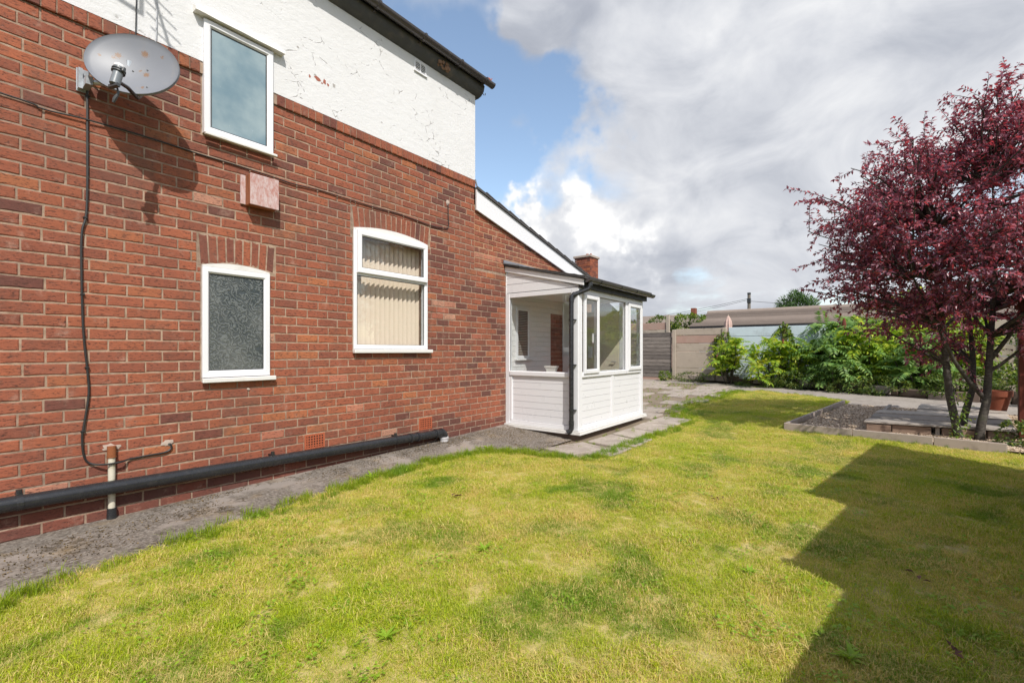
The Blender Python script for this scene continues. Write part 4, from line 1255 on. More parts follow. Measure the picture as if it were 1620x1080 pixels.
M_oldpaint = plain('yellowed_white_paint', (.55, .51, .42), .7, .12, 30, .3, dirt=(.22, .18, .06), dscale=14, damt=.7)
mb = MB(); mb.tube([(1.003, PY2 - .002, .50), (1.003, PY2 - .002, .10)], .0235, 12); mb.build('pipe_body', M_oldpaint, op, smooth=True)
mb = MB(); mb.tube([(1.003, PY2 - .002, .585), (1.003, PY2 - .002, .50)], .029, 12); mb.lathe([(.031, 0), (.031, .012)], 12, Matrix.Translation((1.003, PY2 - .002, .497))); mb.build('rusty_coupling', plain('rust', (.24, .085, .035), .9, .3, 40, .2, bstr=.4), op, smooth=True)
mb = MB(); mb.tube([(1.003, PY2 - .004, .105), (1.003, PY2 - .006, .03), (1.003, PY2 - .01, .0)], [.030, .033, .034], 12); mb.build('black_boot', M_black, op, smooth=True)

# cables
def cable(name, pts, r, m, label, cat='cable', group=None):
    P = [Vector(p) for p in pts]; out = []
    for i in range(len(P) - 1):
        a, b, c, d = P[max(i - 1, 0)], P[i], P[i + 1], P[min(i + 2, len(P) - 1)]
        for k in range(6):
            t = k / 6; out.append(.5 * ((2 * b) + (c - a) * t + (2 * a - 5 * b + 4 * c - d) * t * t + (3 * b - a - 3 * c + d) * t ** 3))
    out.append(P[-1])
    mb = MB(); mb.tube(out, r, 7); o = mb.build(name, m, None, smooth=True)
    return tag(o, label, cat, group)


yc = D - .012
c1 = cable('dish_cable', [(.97, D - .2, 3.34), (.90, D - .03, 3.375), (.865, yc, 3.33), (.862, yc, 3.1), (.862, yc, 2.6), (.855, yc, 2.35), (.832, yc, 2.22), (.828, yc, 2.0), (.838, yc, 1.5), (.862, yc, 1.18), (.870, yc, 1.0), (.845, yc, .78), (.833, yc, .68), (.842, yc, .54), (.875, yc, .475), (.95, yc - .035, .455), (1.05, yc - .035, .455), (1.12, yc, .462), (1.25, yc, .47), (1.35, yc, .475), (1.395, yc, .50), (1.392, yc, .535), (1.375, yc + .005, .54)], .0075, M_cable, 'black cable hanging down the wall from the dish to the waste pipe')
for zz, xx in ((3.25, .863), (2.33, .85), (1.75, .835), (1.2, .86), (.72, .836)):
    mb = MB(); mb.box(xx - .013, xx + .013, D - .022, D - .001, zz - .006, zz + .006, ch=.002); mb.build('cable_clip', M_cable, c1)
cable('wall_cable', [(-1.0, yc, 3.10), (.417, yc, 3.079), (.62, yc, 3.055), (.85, yc - .008, 3.068), (1.2, yc, 3.075), (1.6, yc, 3.062), (1.9, yc, 3.06), (2.2, yc, 3.052), (2.45, yc, 3.04), (2.75, yc, 3.055), (3.0, yc, 3.05), (3.4, yc, 3.045), (3.8, yc, 3.05), (4.1, yc, 3.035), (4.35, yc, 3.02), (4.55, yc, 3.03), (4.68, yc, 3.06), (4.685, yc, 3.2), (4.68, yc, 3.40)], .006, M_cable, 'thin black cable pinned across the bricks above the lower windows')
cable('eaves_cable', [(1.17, yc - .012, 5.2), (1.165, yc - .012, 4.6), (1.155, yc - .012, 4.05), (1.15, yc - .015, 3.80), (1.15, yc, 3.6), (1.16, yc, 3.45)], .0045, M_cable, 'thin black cable on the white wall directly above the dish')
cable('eaves_cable', [(1.30, yc - .012, 5.2), (1.295, yc - .012, 4.6), (1.29, yc - .012, 4.0), (1.275, yc - .015, 3.80), (1.26, yc, 3.6)], .005, M_grey_cable, 'thin grey cable on the white wall above the dish, right of the black one')
# TV aerial on a cranked eaves mast (its shadow falls on the white wall)
ae = empty('television_aerial', (.45, D - .2, 5.3), 'rod aerial on an eaves mast, casting its shadow on the white wall above the dish', 'aerial')
mb = MB(); mb.tube([(.30, D - .05, 5.25), (.30, D - .9, 5.25), (.60, D - 1.0, 5.30), (.60, D - 1.0, 5.8)], .016, 8); mb.build('mast', M_zinc, ae, smooth=True)
bx0, bx1 = Vector((.60, D - 1.0, 5.77)), Vector((.80, D - 1.0, 5.10))
mb = MB(); mb.tube([bx0, bx1], .012, 8); mb.build('boom', M_zinc, ae)
for k in range(6):
    p = bx0.lerp(bx1, .12 + k * .16); mb = MB(); mb.tube([p + Vector((-.12, 0, .07)), p + Vector((.12, 0, -.07))], .006, 6); mb.build('rod', M_zinc, ae)

# ------------------------------------------------------------------ paving slabs
rg = random.Random(21)
def slab(pts, z, parent, h=.035):
    """one flagstone with a worn rim"""
    cx = sum(p[0] for p in pts) / len(pts); cy = sum(p[1] for p in pts) / len(pts)
    tx, ty = rg.uniform(-.012, .012), rg.uniform(-.012, .012)
    n = len(pts); mb = MB()
    Z = lambda p, dz_: (p[0], p[1], z(p) + dz_ + (p[0] - cx) * tx + (p[1] - cy) * ty)
    inn = [(cx + (p[0] - cx) * .965, cy + (p[1] - cy) * .965) for p in pts]
    vv = [Z(p, -.04) for p in pts] + [Z(p, h - .012) for p in pts] + [Z(p, h) for p in inn]
    ff = [(i, (i + 1) % n, n + (i + 1) % n, n + i) for i in range(n)] + [(n + i, n + (i + 1) % n, 2 * n + (i + 1) % n, 2 * n + i) for i in range(n)] + [tuple(range(2 * n, 3 * n))]
    mb.raw(vv, ff); return mb.build('paving_slab', M_slab, parent)


flat = lambda p: gz(p[0]) - .003
# big flags beside the porch
def q(x0, y0, x1, y1, j=.03):
    return [(x0 + rg.uniform(-j, j), y0 + rg.uniform(-j, j)), (x1 + rg.uniform(-j, j), y0 + rg.uniform(-j, j)), (x1 + rg.uniform(-j, j), y1 + rg.uniform(-j, j)), (x0 + rg.uniform(-j, j), y1 + rg.uniform(-j, j))]
for a in [[(5.20, 3.42), (5.12, 2.93), (5.75, 2.78), (5.92, 3.22)], [(5.3, 2.86), (5.35, 2.52), (5.95, 2.50), (5.85, 2.74)],
          [(5.98, 3.18), (5.93, 2.80), (6.55, 2.72), (6.72, 3.16)], [(6.65, 2.69), (6.0, 2.73), (6.05, 2.5), (6.7, 2.5)], [(6.80, 3.18), (6.66, 2.74), (7.35, 2.68), (7.42, 3.16)],
          [(7.5, 3.16), (7.42, 2.7), (8.1, 2.62), (8.12, 3.18)], [(8.2, 3.17), (8.17, 2.62), (8.8, 2.55), (8.9, 3.1)], [(8.62, 3.75), (8.6, 3.25), (9.15, 3.2), (9.3, 3.7)]]:
    slab(a, flat, patio)
x = 8.75
row = 0
while x < 15.3:
    wdt = rg.choice((.60, .60, .75)); y = 3.0 + (row % 2) * .3 + max(0, (9.6 - x)) * .2
    while y < 8.2:
        ln = rg.choice((.6, .6, .9, .45))
        ok = rg.random() > .22 and not (y < 3.2 and x < 9.4)
        if ok and not (x + wdt > 14.4 and y < 3.0) and not (x + wdt > 15.2 and y < 5): slab(q(x, y, x + wdt - .05, y + ln - .05, .025), flat, patio)
        y += ln
    x += wdt; row += 1
for (x, y) in ((8.05, 2.86), ):
    pass

# ------------------------------------------------------------------ gravel bed, kerb, deck
GR = [(8.72, 1.02), (8.50, -1.40), (8.5, -3.0), (12.0, -3.0), (12.3, -2.2), (12.45, .36)]
gb = sheet('gravel_bed', GR, .03, M_gravbase); tag(gb, kind='structure')
def board(a, b, z0, z1, th, m, parent, name, dirn=None):
    a, b = Vector((*a, 0)), Vector((*b, 0)); d = (b - a).normalized(); nrm = Vector((-d.y, d.x, 0)) * th / 2
    za, zb = gz(a.x), gz(b.x)
    mb = MB(); mb.raw([(*(a - nrm).xy, za + z0), (*(b - nrm).xy, zb + z0), (*(b + nrm).xy, zb + z0), (*(a + nrm).xy, za + z0), (*(a - nrm).xy, za + z1), (*(b - nrm).xy, zb + z1), (*(b + nrm).xy, zb + z1), (*(a + nrm).xy, za + z1)],
                     [(0, 3, 2, 1), (4, 5, 6, 7), (0, 1, 5, 4), (1, 2, 6, 5), (2, 3, 7, 6), (3, 0, 4, 7)])
    o = mb.build(name, m, parent)
    bv = o.modifiers.new('edge', 'BEVEL'); bv.width = .006; bv.segments = 2; bv.limit_method = 'ANGLE'
    return o


kb = empty('kerb_edging', (8.72, 1.05, 0), 'low concrete edging boards framing the gravel bed', 'edging')
A_, B2, C2 = Vector((8.72, 1.06)), Vector((8.475, -1.42)), Vector((12.5, .385))
for t0, t1 in ((0, .36), (.364, .72), (.724, 1)):
    board(A_.lerp(B2, t0), A_.lerp(B2, t1), -.03, .125, .05, M_kerb, kb, 'edging_board')
for t0, t1 in ((.014, .245), (.248, .50), (.503, .75), (.753, 1)):
    board(A_.lerp(C2, t0), A_.lerp(C2, t1), -.03, .11, .05, M_kerb, kb, 'edging_board')

deck = empty('deck_platform', (10.4, -.9, .07), 'low weathered timber platform standing on the gravel', 'decking')
u = Vector((.09, -1.0)).normalized(); v = Vector((.992, -.125)).normalized()
O = Vector((9.09, .02)); npl = 10; dl = 2.85; wd = 1.66
for k in range(npl):
    a0 = k / npl * dl; w_ = dl / npl - .03
    sft = rg.uniform(-.015, .015) + (.0 if k < 6 else .50)
    P = [O + v * a0 + u * sft, O + v * a0 + u * (wd + rg.uniform(-.02, .02)), O + v * (a0 + w_) + u * (wd + .0), O + v * (a0 + w_) + u * sft]
    zt = lambda p: gz(p.x) + .185
    wob = rg.uniform(-.010, .010)
    mb = MB(); mb.raw([(p.x, p.y, zt(p) - .028 + wob) for p in P] + [(p.x, p.y, zt(p) + wob) for p in P], [(3, 2, 1, 0), (4, 5, 6, 7), (0, 1, 5, 4), (1, 2, 6, 5), (2, 3, 7, 6), (3, 0, 4, 7)])
    o = mb.build('plank', M_deck, deck); bv = o.modifiers.new('edge', 'BEVEL'); bv.width = .005; bv.segments = 1; bv.limit_method = 'ANGLE'
for (s0, s1, dpt) in ((.02, .32, .0), (.33, .78, .03), (.90, 1.06, .03), (1.07, 1.36, -.012), (1.38, 1.65, .04)):
    P0 = O + u * s0 + v * (.03 + dpt); P1 = O + u * s1 + v * (.03 + dpt)
    board(P0, P1, .02, .152, .03, M_deck_side, deck, 'fascia_board')
for s0 in (.05, .85, 1.6):
    P0 = O + u * s0 + v * .08; P1 = O + u * s0 + v * 2.8; board(P0, P1, .02, .15, .05, M_deck, deck, 'bearer')

pot = empty('plant_pot', (11.55, -1.77, .31), 'round terracotta plant pot on the far end of the timber platform', 'plant pot')
px_, py_, pz_ = 11.55, -1.80, gz(11.55) + .188
mb = MB(); mb.lathe([(0, 0), (.135, 0), (.185, .24), (.205, .24), (.212, .335), (.195, .335), (.185, .27), (0, .25)], 28, Matrix.Translation((px_, py_, pz_))); mb.build('pot_body', M_pot, pot, smooth=True)
mb = MB(); mb.lathe([(0, .272), (.184, .27)], 20, Matrix.Translation((px_, py_, pz_))); mb.build('compost', M_bedsoil, pot)

# ------------------------------------------------------------------ red stained timber arbour at the frame edge
ar = empty('timber_arbour', (9.6, -2.2, 0), 'red brown stained timber arbour beside the purple tree', 'arbour')
def post(x0, x1, y0, y1, z0, z1, name='post'): return MB().box(x0, x1, y0, y1, z0, z1, ch=.004).build(name, M_red_wood, ar)
post(9.50, 9.59, -1.80, -1.71, 0, 2.02); post(9.50, 9.59, -3.5, -3.41, 0, 2.02); post(11.3, 11.39, -2.13, -2.04, .05, 2.02); post(11.3, 11.39, -3.5, -3.41, .05, 2.02)
for k in range(3): post(9.515 + .0, 9.575, -3.40, -1.801, .5 + k * .55, .58 + k * .55, 'rail')
for k in range(9): post(9.525 + (k % 2) * .0, 9.545, -3.38 + k * .17, -3.24 + k * .17 - .0, .12, 2.0, 'board')
M_ = Matrix.Translation((9.4, -1.69, 1.98)) @ Matrix.Rotation(R(38), 4, 'X')
MB().box(-.06, 2.3, -1.25, .10, .0, .03, M_ @ Matrix.Diagonal((1, 1, 1, 1)) @ Matrix.Rotation(R(-76), 4, 'X') @ Matrix.Rotation(0, 4, 'X') if False else Matrix.Translation((9.4, -1.66, 1.99)) @ Matrix.Rotation(R(-38), 4, 'X')).build('roof_slope', M_red_wood, ar)
post(9.42, 9.49, -3.5, -1.70, 2.021, 2.10, 'beam')
post(11.40, 11.46, -3.5, -2.0, 2.021, 2.10, 'beam')

# stepped panel fence beside the lawn (just outside the picture, throws the sawtooth shade)
lf = empty('side_fence', (3.5, -1.5, 0), 'stepped red brown panel fence along the right side of the lawn', 'fence')
FD = Vector((1, -.168)).normalized()
F0 = Vector((1.0, -1.02))
s = -3.66 - .25
steps = [(-4.1, -2.3, 1.30), (-2.3, -.5, 1.35), (-.5, 1.42, 1.66), (1.42, 3.02, 2.03), (3.02, 4.95, 2.42), (4.95, 6.2, 2.42)]
for (s0, s1, h) in steps:
    p0 = F0 + FD * s0; p1 = F0 + FD * s1
    nb_ = 12
    for k in range(nb_):
        q0 = p0.lerp(p1, k / nb_ + .002); q1 = p0.lerp(p1, (k + 1) / nb_ - .0)
        board(q0, q1, .03, h - .04, .016, M_red_wood, lf, 'board').modifiers.clear()
    board(p0, p1, h - .0395, h, .05, M_red_wood, lf, 'capping')
    board(p0 + FD * -.045, p0 + FD * .045, 0, h + .03, .09, M_red_wood, lf, 'post')

# ------------------------------------------------------------------ far boundary
FX = 16.95
fz = gz(FX)
wf = empty('wooden_gate_fence', (FX, 6.4, fz), 'dark weathered horizontal board fence panel beside the white porch', 'fence')
y0, y1 = 5.62, 8.4
for k in range(12):
    z0 = fz + .10 + k * .135
    mb = MB(); mb.prism([(FX + .02, z0), (FX + .0, z0 + .004), (FX + .012, z0 + .15), (FX + .03, z0 + .15)], 'y', y0, y1)
    o = mb.build('board', M_wood_grey, wf)
MB().box(FX + .01, FX + .05, y0, y1, fz, fz + .11).build('gravel_board', M_conc_red, wf)
for yy in (6.5, 7.5): MB().box(FX + .03, FX + .07, yy, yy + .05, fz + .05, fz + 1.7).build('batten', M_wood_grey, wf)
cf = empty('concrete_panel_fence', (FX, 4.9, fz), 'bare concrete panel fence with one pinkish panel between post and ivy', 'fence')
MB().box(FX - .06, FX + .07, 5.44, 5.575, fz - .05, 2.09, ch=.012).build('post', M_conc, cf)
MB().box(FX - .06, FX + .07, 3.76, 3.89, fz - .05, 2.12, ch=.012).build('post', M_conc, cf)
for k, (a, b, m) in enumerate([(fz, .41, M_conc), (.42, .715, M_conc), (.725, 1.30, M_conc), (1.31, 1.59, M_conc), (1.60, 1.875, M_conc_red), (1.885, 2.11, M_conc)]):
    MB().box(FX - .02 + rg.uniform(-.008, .008), FX + .03, 3.891, 5.439, a, b, ch=.008).build('panel', m, cf)
bf = empty('blue_panel_fence', (FX, 2.2, fz), 'concrete panel fence painted pale blue behind the sumac bushes', 'fence')
ys = [3.755, 2.05, .35, -1.4, -3.1, -4.8]
for j in range(5):
    for k in range(6):
        a = fz + k * .31; MB().box(FX - .02 + rg.uniform(-.008, .008), FX + .03, ys[j + 1] + .07, ys[j] - .07, a, a + .300, ch=.008).build('panel', M_conc_blue if j < 2 else M_conc, bf)
    MB().box(FX - .06, FX + .07, ys[j + 1] - .068, ys[j + 1] + .068, fz - .05, 2.12, ch=.012).build('post', M_conc if j > 0 else wood_mat('mossy_post', (.17, .15, .06), (.24, .22, .09), (.09, .08, .04), 'z'), bf)
bf['label'] = 'concrete panel fence painted pale blue behind the sumac bushes'
# low stone kerb of the planting bed
st = empty('bed_kerb', (15, 0, .3), 'rough low stone edging at the front of the planting bed', 'edging')
PB = [Vector((16.93, 5.0)), Vector((16.72, 3.4)), Vector((16.0, 1.6)), Vector((14.95, -.4)), Vector((14.35, -1.6)), Vector((14.1, -3.6))]
for i in range(len(PB) - 1):
    d = (PB[i + 1] - PB[i]); L_ = d.length; t = 0
    while t < L_ - .15:
        w_ = rg.uniform(.3, .6); p = PB[i] + d * ((t + w_ / 2) / L_); hgt = rg.uniform(.16, .27)
        mb = MB(); mb.box(-w_ / 2, w_ / 2 - .02, -.09, .09, -.1, hgt, Matrix.Translation((p.x + .08, p.y, gz(p.x))) @ Matrix.Rotation(math.atan2(d.y, d.x) + rg.uniform(-.06, .06), 4, 'Z') @ Matrix.Rotation(rg.uniform(-.05, .05), 4, 'X'), ch=.025)
        mb.build('stone', M_plinth if rg.random() < .35 else M_kerb, st); t += w_


# ------------------------------------------------------------------ foliage generators
def leaves(name, C, Dr, N_, Ls, Wd, m, parent=None, fold=.25, kind=None):
    """leaf-shaped folded faces: centres of the stalk end C, directions Dr, normals N_"""
    C = np.asarray(C, float); Dr = np.asarray(Dr, float); N_ = np.asarray(N_, float)
    Ls = np.asarray(Ls, float)[:, None]; Wd = np.asarray(Wd, float)[:, None]
    Dr /= np.linalg.norm(Dr, axis=1)[:, None] + 1e-9
    S_ = np.cross(Dr, N_); S_ /= np.linalg.norm(S_, axis=1)[:, None] + 1e-9
    Nn = np.cross(S_, Dr)
    n = len(C)
    V = np.zeros((n, 6, 3))
    V[:, 0] = C
    V[:, 1] = C + Dr * Ls * .38 + S_ * Wd * .5 + Nn * Wd * fold
    V[:, 2] = C + Dr * Ls * .45
    V[:, 3] = C + Dr * Ls * .38 - S_ * Wd * .5 + Nn * Wd * fold
    V[:, 4] = C + Dr * Ls - Nn * Ls * .10
    V = V[:, :5].reshape(-1, 3)
    b = (np.arange(n) * 5)[:, None]
    F = np.concatenate([b + np.array([[0, 1, 2]]), b + np.array([[1, 4, 2]]), b + np.array([[0, 2, 3]]), b + np.array([[2, 4, 3]])], 1).reshape(-1, 3)
    me = bpy.data.meshes.new(name)
    me.vertices.add(len(V)); me.vertices.foreach_set('co', V.ravel())
    me.loops.add(F.size); me.loops.foreach_set('vertex_index', F.ravel())
    me.polygons.add(len(F)); me.polygons.foreach_set('loop_start', np.arange(0, F.size, 3)); me.polygons.foreach_set('loop_total', np.full(len(F), 3))
    me.update(calc_edges=True); me.materials.append(m)
    o = link(name, me, parent)
    if kind: o['kind'] = kind
    return o


def rand_dirs(n, rs):
    d = rs.normal(size=(n, 3)); return d / np.linalg.norm(d, axis=1)[:, None]


def curve_pts(p0, p1, sag, n, rg_):
    p0, p1 = Vector(p0), Vector(p1); L = (p1 - p0).length
    off = Vector((rg_.uniform(-1, 1), rg_.uniform(-1, 1), rg_.uniform(-.3, 1))) * L * sag
    return [p0.lerp(p1, t) + off * (4 * t * (1 - t)) * .5 + Vector((rg_.uniform(-1, 1), rg_.uniform(-1, 1), rg_.uniform(-1, 1))) * L * .012 * (0 < t < 1) for t in [i / n for i in range(n + 1)]]


# ------------------------------------------------------------------ the purple plum tree
plum = empty('plum_tree', (9.22, -1.15, .05), 'purple leaved plum tree with several trunks beside the timber platform', 'tree')
rg = random.Random(5)
TB = Vector((9.22, -1.16, .03))
CRr = Vector((CR[0], CR[1], 0)); CFf = Vector((CF[0], CF[1], 0))
def tp(r, f, z): return TB + CRr * r + CFf * f + Vector((0, 0, z))
trunk = MB()
mainT = [[tp(-.05, .05, -.1), tp(-.12, .06, .25), tp(-.19, .08, .65), tp(-.22, .10, 1.1), tp(-.27, .1, 1.6), tp(-.45, .0, 2.3), tp(-.55, -.1, 3.0)],
         [tp(.02, -.12, -.1), tp(.06, -.12, .25), tp(.16, -.10, .6), tp(.24, -.05, 1.0), tp(.32, 0, 1.5), tp(.42, .05, 2.1), tp(.50, .1, 2.9), tp(.45, .1, 3.7)],
         [tp(.0, .12, -.1), tp(.08, .14, .35), tp(.18, .12, .75), tp(.27, .2, 1.1), tp(.5, .5, 1.9), tp(.8, .8, 2.7)],
         [tp(.16, -.08, .62), tp(.0, -.02, .85), tp(-.2, .0, 1.15), tp(-.55, -.1, 1.7), tp(-1.0, -.25, 2.3)],
         [tp(.26, 0, 1.1), tp(.55, -.1, 1.6), tp(1.0, -.3, 2.4), tp(1.4, -.4, 3.2)]]
rad = [[.10, .085, .08, .07, .06, .045, .03], [.10, .085, .078, .068, .06, .05, .038, .02], [.085, .075, .065, .055, .04, .025], [.055, .05, .042, .032, .02], [.05, .04, .03, .018]]
for pts, r in zip(mainT, rad): trunk.tube(pts, [a * .6 for a in r], 10)
trunk.build('trunk', M_bark, plum, smooth=True)
branches = MB(); LC, LD, LN = [], [], []
rs = np.random.RandomState(3)
crown_c = tp(.40, .10, 2.98)
def in_crown(p):
    d = p - crown_c
    r_, f_, z_ = d.dot(CRr), d.dot(CFf), d.z
    zz = z_ / (1.88 if z_ > 0 else 1.75)
    k = 2.5 if r_ < 0 else 2.2
    return (r_ / k) ** 2 + (f_ / 1.75) ** 2 + zz ** 2
tips = []
tries = 0
while len(tips) < 340 and tries < 30000:
    tries += 1
    p = crown_c + CRr * rg.uniform(-2.8, 2.3) + CFf * rg.uniform(-1.8, 1.8) + Vector((0, 0, rg.uniform(-1.75, 2.1)))
    k = in_crown(p)
    lump = .16 * mnoise.noise(p * 1.3)
    if k > 1.0 + lump or k < .22: continue
    if p.z < 2.0 and (p - crown_c).dot(CRr) > -.9 and rg.random() < .6: continue
    if mnoise.noise(p * 1.25 + Vector((4, 1, 2))) < -.22: continue
    if any((p - t).length < .245 for t in tips): continue
    tips.append(p)
allm = [(p, r) for pts, rr in zip(mainT, rad) for p, r in list(zip(pts, rr))[3:]]
for tpnt in tips:
    # nearest attachment that lies lower / inward
    src = min(allm, key=lambda a: (a[0] - tpnt).length + max(0, a[0].z - tpnt.z + .25) * 2)
    pts = curve_pts(src[0], tpnt, .14, 6, rg)
    r0 = min(.024, src[1] * .6)
    branches.tube(pts, [r0 * (1 - .8 * i / 6) + .0028 for i in range(7)], 5, cap=False)
    # twigs along the outer half
    ntw = rg.randint(6, 9)
    for j in range(ntw):
        t = rg.uniform(.42, 1.0); i = min(5, int(t * 6)); base = pts[i].lerp(pts[i + 1], t * 6 - i)
        out = (tpnt - crown_c).normalized() * .5 + Vector(rand_dirs(1, rs)[0]) * .9 + Vector((0, 0, .25))
        L = rg.uniform(.28, .58); end = base + out.normalized() * L
        tw = curve_pts(base, end, .12, 3, rg)
        branches.tube(tw, [.005, .004, .003, .002], 4, cap=False)
        nl = int(L / .0185)
        for q_ in range(nl):
            tt = (q_ + .5) / nl; a = min(2, int(tt * 3)); pp = tw[a].lerp(tw[a + 1], tt * 3 - a)
            ax = (tw[a + 1] - tw[a]).normalized()
            side = Vector(rand_dirs(1, rs)[0]); side = (side - ax * side.dot(ax)).normalized()
            dd = ax * rg.uniform(.2, .7) + side * rg.uniform(.5, 1.0) + Vector((0, 0, -.22))
            LC.append(pp); LD.append(dd); LN.append(Vector((0, 0, 1)) + Vector(rand_dirs(1, rs)[0]) * .75)
branches.build('branches', M_bark, plum, smooth=True, fix=False)
n = len(LC)
leaves('crown', LC, LD, LN, rs.uniform(.045, .080, n), rs.uniform(.024, .041, n), M_plum, plum, kind='stuff')
# suckers at the foot
C_, D_, N2 = [], [], []
for j in range(150):
    z = rg.uniform(.02, .72); c = tp(-.22 + rg.uniform(-.13, .13) * (1.2 - z), -.12 + rg.uniform(-.1, .1), z)
    C_.append(c); D_.append(rand_dirs(1, rs)[0] + np.array([0, 0, .2])); N2.append(np.array([0, 0, 1]) + rand_dirs(1, rs)[0] * .5)
leaves('green_suckers', C_, D_, N2, rs.uniform(.05, .08, 150), rs.uniform(.02, .032, 150), M_ivy, plum)


# ------------------------------------------------------------------ sumac bushes
def sumac_proto(seed, m):
    rg_ = random.Random(seed); rs_ = np.random.RandomState(seed)
    C_, D_, N_, L_ = [], [], [], []
    st_ = MB(); cones = []
    nst = rg_.randint(7, 9)
    for s_ in range(nst):
        a = rg_.uniform(0, 6.28); rr = rg_.uniform(.1, .55); h = rg_.uniform(.35, 1.05)
        top = Vector((math.cos(a) * rr, math.sin(a) * rr, h))
        pts = curve_pts((math.cos(a) * rr * .25, math.sin(a) * rr * .25, -.05), top, .15, 5, rg_)
        st_.tube(pts, [.018, .016, .014, .012, .010, .008], 6, cap=False)
        if rg_.random() < .3: cones.append(top)
        nf = rg_.randint(14, 18)
        for f in range(nf):
            b = pts[min(5, 2 + int(rg_.random() * 4))] if f > 5 else top
            az = f / nf * 6.28 * 1.6 + rg_.uniform(-.3, .3); el = rg_.uniform(.05, 1.25)
            L = rg_.uniform(.26, .56)
            d = Vector((math.cos(az) * math.cos(el), math.sin(az) * math.cos(el), math.sin(el)))
            npair = 9; dro = rg_.uniform(.25, .85)
            for i in range(npair + 1):
                t = (i + .8) / (npair + 1)
                p = b + d * L * t + Vector((0, 0, -dro * L * t * t))
                tan = (d + Vector((0, 0, -2 * dro * t))).normalized()
                up = (Vector((0, 0, 1)) - tan * tan.z).normalized(); sd = tan.cross(up)
                for sg in ((1, -1) if i < npair else (0,)):
                    dd = tan * .45 + sd * sg * 1.0 + Vector((0, 0, -.28)) if sg else tan
                    C_.append(p); D_.append(dd); N_.append(up + Vector(rand_dirs(1, rs_)[0]) * .4); L_.append(.125 * (1 - .5 * abs(t - .45)) * rg_.uniform(.85, 1.1))
    return C_, D_, N_, L_, st_, cones


def make_sumac(seed, m):
    root = bpy.data.objects.new('sumac_bush', None); COL.objects.link(root)
    C_, D_, N_, L_, st_, cones = sumac_proto(seed, m)
    L_ = np.array(L_)
    leaves('fronds', C_, D_, N_, L_ * 1.12, L_ * .38, m, root, fold=.12, kind='stuff')
    st_.build('stems', M_bark, root, smooth=True, fix=False)
    for c in cones:
        mb = MB(); mb.lathe([(0, -.02), (.028, .0), (.032, .05), (.022, .12), (.008, .16), (0, .165)], 8, Matrix.Translation(c)); mb.build('seed_cone', M_cone, root, smooth=True)
    return root


protos = [make_sumac(31, M_sumac), make_sumac(32, M_sumac), make_sumac(33, M_sumac_cool)]
SB = [(15.95, 2.45, 0, 1.18, 'tallest bright yellow green sumac bush, left of centre along the blue fence'),
      (16.35, 3.55, 1, 1.18, 'green sumac bush against the bare concrete panels, nearest the post'),
      (16.25, 1.55, 1, 1.0, 'yellowing sumac bush right of the tallest one by the blue fence'),
      (16.6, .85, 2, 1.75, 'tall sumac bush with red seed cones rising in front of the blue fence'),
      (15.45, .62, 2, 1.15, 'grey green sumac bush spilling over the path left of the timber platform'),
      (15.9, -.15, 0, 1.5, 'sumac bush behind the lower left of the purple crown'),
      (15.35, -1.0, 2, 1.3, 'sumac bush beyond the timber platform, by the red seed heads'),
      (16.3, -2.0, 1, 1.5, 'sumac bush far right seen between the purple tree trunks'),
      (16.5, -.95, 1, 1.6, 'tall sumac bush against the grey panels behind the purple crown')]
used = [False] * 3
for k, (x, y, pi_, s_, lab) in enumerate(SB):
    o = protos[pi_] if not used[pi_] else copy_tree(protos[pi_]); used[pi_] = True
    o.location = (x, y, gz(x) + .04); o.rotation_euler = (0, 0, k * 1.9); o.scale = (s_, s_, s_ * (1.05 if k else 1.1))
    tag(o, lab, 'bush', 'sumac bushes along the blue fence')


def bush(name, cen, rad_, n, L, m, label, cat, seed, shell=.55, wr=.55, group=None, stems=True, flat_z=None):
    rs_ = np.random.RandomState(seed); rg_ = random.Random(seed)
    cen = np.array(cen, float); rad_ = np.array(rad_, float)
    d = rand_dirs(n * 3, rs_); r = rs_.uniform(shell, 1.0, n * 3) ** .6
    P = d * r[:, None]
    lumps = np.array([mnoise.noise(Vector(p) * 1.9 + Vector((seed, 0, 0))) for p in P])
    keep_ = (r < .82 + lumps * .5)
    P = P[keep_][:n]; d = d[keep_][:n]
    if flat_z is not None: P[:, 2] = np.maximum(P[:, 2], flat_z)
    root = empty(name, (cen[0], cen[1], gz(cen[0])), label, cat, group)
    nn = len(P)
    leaves('leaf_mass', cen + P * rad_, d + rand_dirs(nn, rs_) * .9, d * .7 + np.array([0, 0, .6]) + rand_dirs(nn, rs_) * .5, rs_.uniform(.7, 1.2, nn) * L, rs_.uniform(.7, 1.1, nn) * L * wr, m, root, kind='stuff')
    if stems:
        mb = MB()
        for k in range(7):
            p = d[rg_.randrange(nn)] * .75 * rad_ + cen
            mb.tube(curve_pts((cen[0] + rg_.uniform(-.1, .1), cen[1] + rg_.uniform(-.1, .1), gz(cen[0]) - .02), p, .1, 4, rg_), [.016, .013, .01, .008, .005], 5, cap=False)
        mb.build('stems', M_bark, root, smooth=True, fix=False)
    return root


